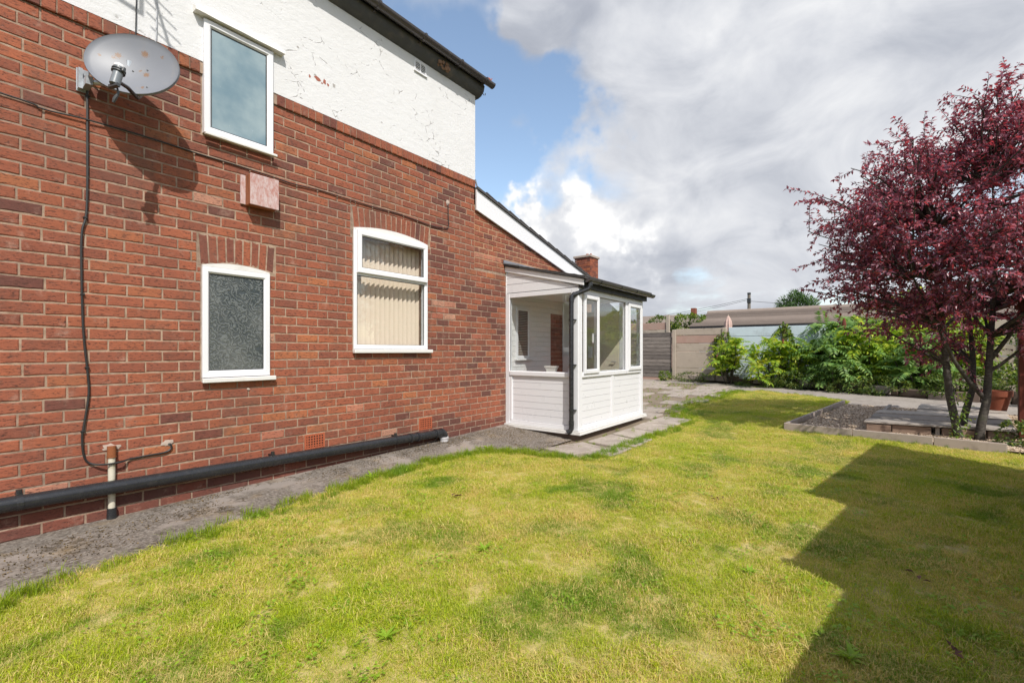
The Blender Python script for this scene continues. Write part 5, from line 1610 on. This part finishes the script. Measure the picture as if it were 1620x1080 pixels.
bush('ivy_climber', (16.88, 3.83, 1.25), (.16, .33, .98), 1100, .085, M_ivy, 'ivy climbing the concrete post left of the pale blue panels', 'climber', 41, wr=.8)
bush('ivy_climber', (16.85, 2.05, 1.3), (.20, .34, .95), 1100, .085, M_ivy, 'dense ivy column over the fence post amid the pale blue panels', 'climber', 42, wr=.8)
bush('ivy_climber', (17.0, .1, 1.9), (.25, .9, .45), 1200, .085, M_ivy, 'ivy hanging over the top of the fence behind the red seed cones', 'climber', 43, wr=.8)
bush('low_shrub', (16.5, 4.75, .40), (.22, .72, .22), 1300, .045, M_shrub, 'low brownish clipped shrub at the foot of the concrete panels', 'shrub', 44, wr=.6)
bush('low_shrub', (16.6, 5.75, .42), (.18, .22, .24), 500, .06, M_ivy, 'small green weed clump at the foot of the dark board fence', 'shrub', 45, wr=.6)
bush('low_shrub', (15.65, 1.35, .50), (.40, .85, .36), 2600, .06, M_shrub, 'dark spreading shrub at the path edge below the yellowing sumac', 'shrub', 46, wr=.55)
bush('low_shrub', (14.95, -.35, .42), (.35, .65, .30), 1600, .06, M_shrub, 'mixed yellow and green ground shrub beyond the gravel bed', 'shrub', 47, wr=.55)
bush('low_shrub', (14.7, -1.7, .48), (.42, .8, .36), 2000, .06, M_shrub, 'reddish yellow shrub beyond the timber platform', 'shrub', 48, wr=.55)
bush('low_shrub', (15.7, -2.9, 1.0), (.7, .8, .95), 3000, .08, M_ivy, 'tall bright green shrub behind the right trunk of the purple tree', 'shrub', 49, wr=.6)
bush('low_shrub', (14.0, -3.0, .7), (.5, .6, .6), 1800, .07, M_ivy, 'bright green shrub beside the red timber arbour', 'shrub', 50, wr=.6)
bush('low_shrub', (9.05, -1.62, .18), (.25, .26, .24), 900, .045, M_shrub, 'small yellow green shrub at the end of the concrete edging', 'shrub', 51, wr=.7)
bush('laurel_tree', (17.6, -.9, 2.2), (.8, 1.5, .95), 3600, .12, M_sumac, 'yellow green leafy tree top showing through the purple crown', 'tree', 52, wr=.4)
bush('ground_creeper', (15.95, 2.55, .32), (.5, .75, .22), 1500, .055, M_shrub, 'green creeper tumbling onto the path below the tallest sumac', 'creeper', 53, wr=.6)
bush('ground_creeper', (15.1, .35, .35), (.35, .55, .24), 1100, .055, M_shrub, 'creeper tumbling onto the path below the grey green sumac', 'creeper', 54, wr=.6)

# ------------------------------------------------------------------ beyond the boundary
bush('hedge_bush', (24, 7.0, 2.45), (.9, 1.05, .85), 2600, .13, M_ivy, 'round green bush beyond the bare concrete panels', 'bush', 61, wr=.6)
bush('hedge_bush', (24, 8.55, 2.65), (.7, .7, .55), 1000, .13, M_shrub, 'thin darker bush above the dark board fence', 'bush', 62, wr=.5)
con = bush('conifer_tree', (45, 4.45, 4.6), (1.6, 1.75, 1.75), 5200, .34, M_conifer, 'green feathery conifer behind the bungalow roof', 'tree', 63, wr=.22, shell=.2)
for k in range(4):
    bush('distant_tree', (70, 22.5 + k * 2.2, 4.6), (1.6, 1.5, 1.3 + .3 * (k % 2)), 700, .4, M_shrub, ('distant tree on the skyline touching the porch gutter end', 'second distant tree out from the porch on the skyline', 'third distant tree out from the porch on the skyline', 'distant tree on the skyline next to the round green bush')[k], 'tree', 64 + k, wr=.6, group='distant trees on the skyline')

bg_ = empty('bungalow', (26, 0, 0), 'long low bungalow with a brown tiled roof behind the blue fence', 'house')
M_tile = None
t_ = mat('brown_concrete_tiles', .9, .2)
n_ = t_.noise(t_.pos, 3, 6, .6)
oi = t_.node('ShaderNodeObjectInfo'); t_.set(t_.p, 'Base Color', t_.mix(t_.math('ADD', t_.math('MULTIPLY', n_, .4), t_.math('MULTIPLY', oi.outputs['Random'], .7)), (.12, .095, .08), (.30, .245, .21)))
M_tile = t_.mat
RX0, RX1, RZ0, RZ1 = 22.6, 26.0, 2.46, 3.32
mb = MB(); mb.prism([(RX0, RZ0), (RX1, RZ1), (29.4, RZ0)], 'y', -8, 6.6); mb.build('roof_deck', M_tile, bg_)
rt = MB(); nrow = 13
for k in range(nrow):
    xa_, xb_ = RX0 + (RX1 - RX0) * k / nrow - .05, RX0 + (RX1 - RX0) * (k + 1) / nrow
    za_, zb_ = RZ0 + (RZ1 - RZ0) * k / nrow, RZ0 + (RZ1 - RZ0) * (k + 1) / nrow
    mb = MB(); mb.prism([(xa_, za_ + .01), (xb_, zb_ + .025), (xb_, zb_ + .035), (xa_, za_ + .065)], 'y', -8.05, 6.65); mb.build('tile_course', M_tile, bg_)
mb = MB(); mb.tube([(RX1, -8, RZ1 + .03), (RX1, 6.7, RZ1 + .03)], .10, 8); mb.build('ridge', M_tile, bg_)
mb = MB(); mb.box(RX0 - .12, RX0 - .02, -8, 6.6, RZ0 - .10, RZ0 + .0); mb.build('gutter', M_black, bg_)
mb = MB(); mb.box(RX0 + .3, 29, -7.7, 6.3, 0, RZ0 + .02); mb.build('wall', plain('pale_blue_wall', (.42, .47, .52), .9, .06), bg_)
ch2 = empty('far_cottage', (34, 11, 0), 'distant house roof with a small red chimney behind the bushes', 'house')
mb = MB(); mb.prism([(30, 2.2), (33, 3.85), (36, 2.2)], 'y', 9.2, 13); mb.build('roof', M_tile, ch2)
mb = MB(); mb.box(30.2, 35.8, 9.4, 12.8, 0, 2.4); mb.build('wall', M_conc_red, ch2)
mb = MB(); mb.box(32.8, 33.2, 9.25, 9.55, 3.5, 4.25); mb.build('chimney', M_brick, ch2)

par = empty('folded_parasol', (18.5, 4.05, .27), 'small pale pink folded parasol poking up behind the blue fence', 'parasol')
mb = MB()
rr = random.Random(9); prof = [(.012, 2.63), (.05, 2.55), (.095, 2.42), (.11, 2.28), (.10, 2.10), (.085, 1.9)]
N = 16; vv = []
for (r, z) in prof:
    for k in range(N): vv.append((18.5 + r * (1 + .28 * (k % 2)) * math.cos(2 * math.pi * k / N), 4.046 + r * (1 + .28 * (k % 2)) * math.sin(2 * math.pi * k / N), z))
mb.raw(vv, [(i * N + k, i * N + (k + 1) % N, (i + 1) * N + (k + 1) % N, (i + 1) * N + k) for i in range(len(prof) - 1) for k in range(N)] + [tuple(range(N))])
mb.build('canopy', plain('faded_pink_fabric', (.52, .37, .32), .9, .35, 9, .2), par)
mb = MB(); mb.tube([(18.5, 4.046, .2), (18.5, 4.046, 2.66)], .02, 8); mb.build('pole', M_conc, par)

tpole = empty('telegraph_pole', (40, 7.25, 0), 'telegraph pole with wires rising behind the bungalow roof', 'pole')
M_pole = plain('telegraph_wood', (.16, .14, .12), .9, .2, 5)
mb = MB(); mb.tube([(40, 7.24, 0), (40, 7.24, 5.75)], [.15, .11], 10); mb.build('post', M_pole, tpole, smooth=True)
mb = MB(); mb.box(39.85, 40.15, 7.12, 7.36, 5.05, 5.40); mb.tube([(40, 7.24, 5.7), (40, 7.24, 5.85)], .13, 10); mb.build('terminal_box', M_black, tpole)
for k, (tx, ty, tz) in enumerate([(44, 38, 4.6), (36, 30, 4.3), (60, -20, 6.6)]):
    a = Vector((40, 7.24, 5.4 - .1 * k)); b = Vector((tx, ty, tz)); pts = [a.lerp(b, i / 12) - Vector((0, 0, 1.1 * 4 * (i / 12) * (1 - i / 12))) for i in range(13)]
    mb = MB(); mb.tube(pts, .014, 5); mb.build('wire', M_cable, tpole)

nb_h = empty('neighbour_house', (16, 9, 0), 'neighbouring house whose red brick chimney shows above the white bargeboard', 'house')
chx, chy = 14.95, 8.0
mb = MB(); mb.box(chx - .26, chx + .3, chy - .3, chy + .26, 3.0, 4.62)
chim = mb.build('chimney', M_mortar, nb_h)
mb = MB(); rr = random.Random(12)
for r in range(21):
    z = 3.02 + r * .0765; off = (r % 2) * .11
    for face in range(2):
        t = -.305
        while t < .30:
            a = t; b = min(t + .215 if (t > -.3 or not r % 2) else t + .105, .305); t = b + .01
            if face == 0: mb.mi = 0 if rr.random() < .7 else 1; mb.box(chx + a, chx + b, chy - .31, chy - .29, z, z + .066)
            else: mb.mi = 0 if rr.random() < .7 else 1; mb.box(chx - .31, chx - .29, chy + a, chy + b, z, z + .066)
o = mb.build('bricks', [M_brick, M_brick_dark], chim); o['kind'] = 'stuff'
mb = MB(); mb.box(chx - .35, chx + .35, chy - .35, chy + .35, 4.621, 4.70, ch=.01); mb.build('cap', M_kerb, chim)
mb = MB(); mb.lathe([(.05, 4.70), (.05, 4.77), (.0, 4.78)], 10, Matrix.Translation((chx - .12, chy - .1, 0))); mb.lathe([(.03, 4.70), (.03, 4.83), (.0, 4.84)], 8, Matrix.Translation((chx + .15, chy - .1, 0))); mb.build('chimney_pot', M_terra, chim)
mb = MB(); mb.prism([(11.2, 2.6), (13.6, 3.9), (17.5, 2.6)], 'y', 7.6, 12); mb.build('roof', M_roof, nb_h)
mb = MB(); mb.box(11.6, 17, 8.2, 11.8, 0, 2.62); mb.build('wall', M_render, nb_h)
cpf = empty('far_garden_fence', (21, 8, .27), 'pale concrete panel fence of the next garden, above the dark board fence', 'fence')
for k in range(4):
    for j in range(2): MB().box(21, 21.05, 7.2 + j * 1.9, 9.05 + j * 1.9, 1.3 + k * .33, 1.62 + k * .33, ch=.006).build('panel', M_conc_red if k % 2 else M_conc, cpf)
for yy in (7.05, 9.05): MB().box(20.95, 21.08, yy, yy + .14, .27, 2.95 if yy < 8 else 2.7, ch=.01).build('post', M_conc, cpf)

# ------------------------------------------------------------------ grass
TUFTS = bpy.data.collections.new('grass_tufts'); LONG = bpy.data.collections.new('long_tufts'); PEB = bpy.data.collections.new('pebbles')


def tuft(coll, seed, nb, rad_, h0, h1, w, m, lean=.55):
    rs_ = np.random.RandomState(seed)
    vv, ff = [], []
    for b in range(nb):
        r = rad_ * math.sqrt(rs_.rand()); a = rs_.rand() * 6.283; base = np.array([r * math.cos(a), r * math.sin(a), -.004])
        h = rs_.uniform(h0, h1); la = rs_.rand() * 6.283; le = abs(rs_.normal()) * lean + .08
        dirh = np.array([math.cos(la), math.sin(la), 0]); side = np.array([-math.sin(la + rs_.normal() * .5), math.cos(la), 0]); side /= np.linalg.norm(side)
        ww = w * rs_.uniform(.6, 1.2)
        p1 = base + dirh * h * le * .3 + np.array([0, 0, h * .55]); p2 = base + dirh * h * le + np.array([0, 0, h * max(.25, 1 - le * .35)])
        i = len(vv)
        vv += [base - side * ww / 2, base + side * ww / 2, p1 + side * ww * .42, p1 - side * ww * .42, p2]
        ff += [(i, i + 1, i + 2, i + 3), (i + 3, i + 2, i + 4)]
    me = bpy.data.meshes.new('tuft'); me.from_pydata([tuple(v) for v in vv], [], ff); me.materials.append(m); me.update()
    o = bpy.data.objects.new('tuft', me); coll.objects.link(o)


for k in range(10): tuft(TUFTS, 100 + k, 80, .064, .012, .034, .0025, M_grass, 1.15)
for k in range(6): tuft(LONG, 200 + k, 34, .05, .05, .125, .0036, M_lush, .5)
for k in range(8):
    rs_ = np.random.RandomState(300 + k); bm = bmesh.new(); bmesh.ops.create_icosphere(bm, subdivisions=1, radius=1)
    for v in bm.verts: v.co *= rs_.uniform(.75, 1.15)
    for v in bm.verts: v.co = Vector((v.co.x * .018, v.co.y * .012, v.co.z * .006))
    me = bpy.data.meshes.new('chip'); bm.to_mesh(me); bm.free()
    me.materials.append(None); PEB.objects.link(bpy.data.objects.new('chip', me))
t_ = mat('gravel_chips', .85, .25); oi = t_.node('ShaderNodeObjectInfo')
t_.set(t_.p, 'Base Color', t_.ramp(oi.outputs['Random'], [(0, (.15, .11, .075)), (.35, (.36, .265, .18)), (.65, (.54, .42, .30)), (.88, (.66, .55, .43)), (1, (.20, .15, .11))]))
for o in PEB.objects: o.data.materials[0] = t_.mat


def scatter(surface, coll, dens, smin, smax, tilt=.25, seed=0, noise_scale=None, lo=.4, hi=.6, hnoise=None, zrand=0.0):
    ng = bpy.data.node_groups.new('scatter_' + surface.name, 'GeometryNodeTree')
    ng.interface.new_socket('Geometry', in_out='INPUT', socket_type='NodeSocketGeometry'); ng.interface.new_socket('Geometry', in_out='OUTPUT', socket_type='NodeSocketGeometry')
    N = ng.nodes; L = ng.links
    gi, go = N.new('NodeGroupInput'), N.new('NodeGroupOutput')
    ds = N.new('GeometryNodeDistributePointsOnFaces'); ds.inputs['Density'].default_value = dens; ds.inputs['Seed'].default_value = seed
    L.new(gi.outputs[0], ds.inputs['Mesh'])
    pts = ds.outputs['Points']
    pos = N.new('GeometryNodeInputPosition')
    if noise_scale:
        nt_ = N.new('ShaderNodeTexNoise'); nt_.inputs['Scale'].default_value = noise_scale; nt_.inputs['Detail'].default_value = 4; L.new(pos.outputs[0], nt_.inputs['Vector'])
        mr = N.new('ShaderNodeMapRange'); mr.inputs[1].default_value = lo; mr.inputs[2].default_value = hi; L.new(nt_.outputs[0], mr.inputs[0])
        ml = N.new('ShaderNodeMath'); ml.operation = 'MULTIPLY'; ml.inputs[1].default_value = dens; L.new(mr.outputs[0], ml.inputs[0]); L.new(ml.outputs[0], ds.inputs['Density'])
    ci_ = N.new('GeometryNodeCollectionInfo'); ci_.inputs['Collection'].default_value = coll; ci_.inputs['Separate Children'].default_value = True; ci_.inputs['Reset Children'].default_value = True
    io = N.new('GeometryNodeInstanceOnPoints'); io.inputs['Pick Instance'].default_value = True
    L.new(pts, io.inputs['Points']); L.new(ci_.outputs[0], io.inputs['Instance'])
    rv = N.new('FunctionNodeRandomValue'); rv.data_type = 'FLOAT_VECTOR'; rv.inputs[0].default_value = (-tilt, -tilt, 0); rv.inputs[1].default_value = (tilt, tilt, 6.283); rv.inputs['Seed'].default_value = seed + 5
    L.new(rv.outputs[0], io.inputs['Rotation'])
    rsn = N.new('FunctionNodeRandomValue'); rsn.data_type = 'FLOAT'; rsn.inputs[2].default_value = smin; rsn.inputs[3].default_value = smax; rsn.inputs['Seed'].default_value = seed + 9
    sc = rsn.outputs[1]
    if hnoise:
        n2 = N.new('ShaderNodeTexNoise'); n2.inputs['Scale'].default_value = hnoise; n2.inputs['Detail'].default_value = 3; L.new(pos.outputs[0], n2.inputs['Vector'])
        m2 = N.new('ShaderNodeMapRange'); m2.inputs[1].default_value = .35; m2.inputs[2].default_value = .68; m2.inputs[3].default_value = .6; m2.inputs[4].default_value = 1.45; L.new(n2.outputs[0], m2.inputs[0])
        mm = N.new('ShaderNodeMath'); mm.operation = 'MULTIPLY'; L.new(sc, mm.inputs[0]); L.new(m2.outputs[0], mm.inputs[1]); sc = mm.outputs[0]
    L.new(sc, io.inputs['Scale']); L.new(io.outputs[0], go.inputs[0])
    md = surface.modifiers.new('scatter', 'NODES'); md.node_group = ng
    surface['kind'] = 'stuff'


near = [(1.0, -.45), (8.4, -1.8), (8.44, -1.44), (8.70, 1.08), (12.5, .40), (13.2, .35), (14.0, 1.2), (14.6, 2.4), (14.3, 2.88), (12.6, 2.95), (11.0, 3.15), (9.6, 3.02), (8.85, 2.60), (7.6, 2.58), (6.4, 2.66), (5.15, 2.66), (4.95, 3.0), (4.95, 3.5), (4.65, 4.02), (4.0, 4.12), (3.12, 4.12), (2.07, 3.98), (1.19, 3.80), (.735, 3.75), (.32, 3.62), (.0, 3.50), (-.2, 3.2), (-.2, 1.0), (.6, -.1)]
g = sheet('grass', near, .002, M_soil); scatter(g, TUFTS, 640, .75, 1.3, .25, 1, noise_scale=1.9, lo=.24, hi=.40, hnoise=2.2)
CLOVER = bpy.data.collections.new('clover_tufts')
for k in range(5):
    rs_ = np.random.RandomState(500 + k); vv, ff = [], []
    for b in range(16):
        a = rs_.rand() * 6.283; r = .06 * math.sqrt(rs_.rand()); c = np.array([r * math.cos(a), r * math.sin(a), .016 + .014 * rs_.rand()]); an = rs_.rand() * 6.283; s_ = .007 + .006 * rs_.rand()
        d = np.array([math.cos(an), math.sin(an), rs_.uniform(-.2, .5)]); e = np.array([-math.sin(an), math.cos(an), rs_.uniform(-.3, .3)]); i = len(vv)
        vv += [c, c + d * s_ + e * s_ * .55, c + d * s_ * 1.9, c + d * s_ - e * s_ * .55]; ff += [(i, i + 1, i + 2, i + 3)]
    me = bpy.data.meshes.new('clover'); me.from_pydata([tuple(v) for v in vv], [], ff); me.materials.append(M_weed); CLOVER.objects.link(bpy.data.objects.new('clover', me))
cl = sheet('clover', near, .0025, M_soil); scatter(cl, CLOVER, 130, .6, 1.3, .2, 61, noise_scale=2.4, lo=.56, hi=.68)
# longer grass along the path edge and round the kerb and slabs
def strip(name, line, w0, w1, dens, seed, smin=.6, smax=1.25, ns=2.2, lo=.38, hi=.58, dz_=.002):
    L_ = [Vector(p) for p in line]; mb = MB()
    for i in range(len(L_) - 1):
        d = (L_[i + 1] - L_[i]).normalized(); nn = Vector((-d.y, d.x))
        a, b = L_[i] + nn * w0, L_[i] + nn * w1; c, e = L_[i + 1] + nn * w1, L_[i + 1] + nn * w0
        mb.face([(p.x, p.y, gz(p.x) + dz_) for p in (a, b, c, e)])
    o = mb.build(name, M_soil, None); 
    scatter(o, LONG, dens, smin, smax, .3, seed, noise_scale=ns, lo=lo, hi=hi); return o
strip('long_grass', [(-.1, 3.48), (.32, 3.60), (.735, 3.74), (1.19, 3.79), (2.07, 3.96), (3.12, 4.10), (4.0, 4.11), (4.65, 4.02), (4.95, 3.5), (5.0, 2.95), (5.15, 2.66), (6.4, 2.66), (7.6, 2.58), (8.85, 2.6)], -.15, .07, 1500, 11, .35, 1.05, ns=2.1, lo=.44, hi=.64)
strip('long_grass', [(8.66, 1.06), (8.44, -1.42)], -.03, .07, 420, 12, .35, .75)
strip('long_grass', [(8.9, 2.62), (9.6, 3.04), (11.0, 3.17), (12.6, 2.97), (14.3, 2.9)], -.2, .3, 260, 13, .5, 1.0)
strip('long_grass', [(14.6, 2.4), (14.0, 1.2), (13.2, .37), (12.5, .42), (8.72, 1.12)], -.05, .06, 300, 14, .35, .8)
wd_ = sheet('joint_weeds', [(5.0, 3.45), (5.15, 2.6), (8.85, 2.55), (9.7, 3.0), (14.3, 2.85), (15.9, 4.5), (15.9, 8.2), (8.55, 8.2), (8.55, 3.3), (6.0, 3.3)], .0, M_sand); scatter(wd_, LONG, 90, .3, .75, .5, 15, noise_scale=1.6, lo=.50, hi=.66)
gv = sheet('gravel', [(8.76, 1.0), (8.53, -1.40), (8.53, -1.9), (12.2, -2.2), (12.42, .34)], .034, M_gravbase); scatter(gv, PEB, 2300, .7, 1.6, .6, 21)
for o in [ob for ob in bpy.data.objects if ob.name.startswith(('grass', 'long_grass', 'joint_weeds', 'gravel')) and ob.modifiers and ob.type == 'MESH' and 'scatter' in ob.modifiers]:
    md = o.modifiers['scatter']; ng = md.node_group      # keep the ground sheet together with what grows on it
# moss and debris flakes along the wall foot
mossm = bpy.data.collections.new('moss_bits')
for k in range(6):
    rs_ = np.random.RandomState(400 + k); bm = bmesh.new(); bmesh.ops.create_icosphere(bm, subdivisions=1, radius=1)
    for v in bm.verts: v.co *= rs_.uniform(.55, 1.25); v.co = Vector((v.co.x * .016, v.co.y * .012, v.co.z * .007))
    me = bpy.data.meshes.new('moss'); bm.to_mesh(me); bm.free(); me.materials.append(plain('moss_debris_%d' % k, ((.055, .04, .02), (.12, .085, .04), (.20, .14, .07))[k % 3], .95, .4, 60, .1)); mossm.objects.link(bpy.data.objects.new('moss', me))
mb = MB()
for i in range(24):
    xa_, xb_ = 1.2 + i * .155, 1.2 + (i + 1) * .155
    w_ = .30 if xa_ > 2.2 else .16
    mb.face([(xa_, 4.69 - w_, path_z(xa_, 4.69 - w_) + .003), (xb_, 4.69 - w_, path_z(xb_, 4.69 - w_) + .003), (xb_, 4.66, path_z(xb_, 4.66) + .003), (xa_, 4.66, path_z(xa_, 4.66) + .003)])
for (xa_, xb_, ya_, yb_) in ((.35, 1.0, 3.95, 4.5), (5.1, 5.95, 3.75, 4.6), (5.2, 6.0, 3.3, 3.6), (1.0, 1.7, 4.2, 4.5)):
    mb.face([(xa_, ya_, path_z(xa_, ya_) + .003), (xb_, ya_, path_z(xb_, ya_) + .003), (xb_, yb_, path_z(xb_, yb_) + .003), (xa_, yb_, path_z(xa_, yb_) + .003)])
ms = mb.build('moss_debris', M_path, None, fix=False); scatter(ms, mossm, 6500, .12, .45, .5, 31, noise_scale=5.0, lo=.47, hi=.63)

# broad-leaved weeds and dead leaves lying in the lawn
rg = random.Random(77); rs = np.random.RandomState(77)
def weed(x, y, s_, label):
    C_, D_, N_ = [], [], []
    for k in range(14):
        a = k / 14 * 6.283 * 2.4; el = rg.uniform(.15, .8); C_.append((x + rg.uniform(-.01, .01), y + rg.uniform(-.01, .01), gz(x) + .012)); D_.append((math.cos(a) * math.cos(el), math.sin(a) * math.cos(el), math.sin(el))); N_.append((0, 0, 1))
    L = rs.uniform(.6, 1.1, 14) * s_
    o = leaves('dandelion_weed', C_, D_, N_, L, L * .28, M_weed); tag(o, label, 'weed', 'weeds in the lawn')
weed(2.33, 2.0, .085, 'broad leaved weed in the middle of the sunny lawn below the drain pipe')
weed(4.75, 4.02, .11, 'bright green weed at the corner of the concrete path before the grey socket')
weed(2.95, 4.05, .11, 'pale green weed on the path edge below the first air brick')
weed(2.45, .05, .09, 'broad leaved weed in the shade at the lower right of the lawn')
weed(3.05, .55, .07, 'small broad leaved weed on the sun and shade boundary')
weed(1.35, 1.75, .08, 'broad leaved weed at the bottom edge, left of the bald patch')
def deadleaf(x, y, s_, label):
    C_, D_, N_ = [], [], []
    for k in range(5):
        C_.append((x + rg.uniform(-.05, .05), y + rg.uniform(-.05, .05), gz(x) + .03)); D_.append((rg.uniform(-1, 1), rg.uniform(-1, 1), .25)); N_.append((rg.uniform(-.5, .5), rg.uniform(-.5, .5), 1))
    L = rs.uniform(.8, 1.2, 5) * s_
    o = leaves('dead_leaf', C_, D_, N_, L, L * .5, M_dry, fold=.35); tag(o, label, 'leaf', 'dead leaves on the lawn')
deadleaf(3.55, -.25, .045, 'curled brown leaves in the shaded part of the lawn')
deadleaf(3.02, 2.95, .05, 'small dark dead leaf in the sunny lawn facing the air bricks')
deadleaf(4.35, 1.05, .035, 'tiny brown leaf near the zigzag edge of the shade')
deadleaf(2.75, -.30, .035, 'brown leaf debris at the lower right corner of the lawn')
deadleaf(3.9, 2.1, .03, 'tiny dry leaf on the middle of the lawn')

# ------------------------------------------------------------------ labels for what is not a countable thing
for nm, lab, cat in (('ground', 'rough ground round the garden', 'ground'), ('lawn', 'soil of the lawn under the short grass', 'lawn'), ('house_path', 'worn mossy concrete path along the foot of the brick wall', 'path'), ('patio', 'sandy patio base between the flagstones beside the porch', 'patio'),
                     ('garden_path', 'grey path curving along the planting bed', 'path'), ('planting_bed', 'soil of the bed under the sumac bushes', 'bed'), ('gravel_bed', 'gravel bed inside the concrete edging', 'gravel bed'),
                     ('grass', 'short yellow green lawn grass with straw patches', 'grass'), ('clover', 'clover patches in the lawn', 'clover'), ('long_grass', 'longer green grass along the edge of the concrete path', 'grass'), ('long_grass.001', 'grass tufts against the front concrete edging', 'grass'),
                     ('long_grass.002', 'grass creeping over the flagstones beyond the porch', 'grass'), ('long_grass.003', 'grass along the far edge of the lawn', 'grass'), ('joint_weeds', 'weeds growing in the joints of the flagstones', 'weeds'), ('gravel', 'loose tan gravel chips around the timber platform', 'gravel'), ('moss_debris', 'moss crumbs lying along the concrete path', 'moss')):
    if nm in bpy.data.objects: tag(bpy.data.objects[nm], lab, cat)
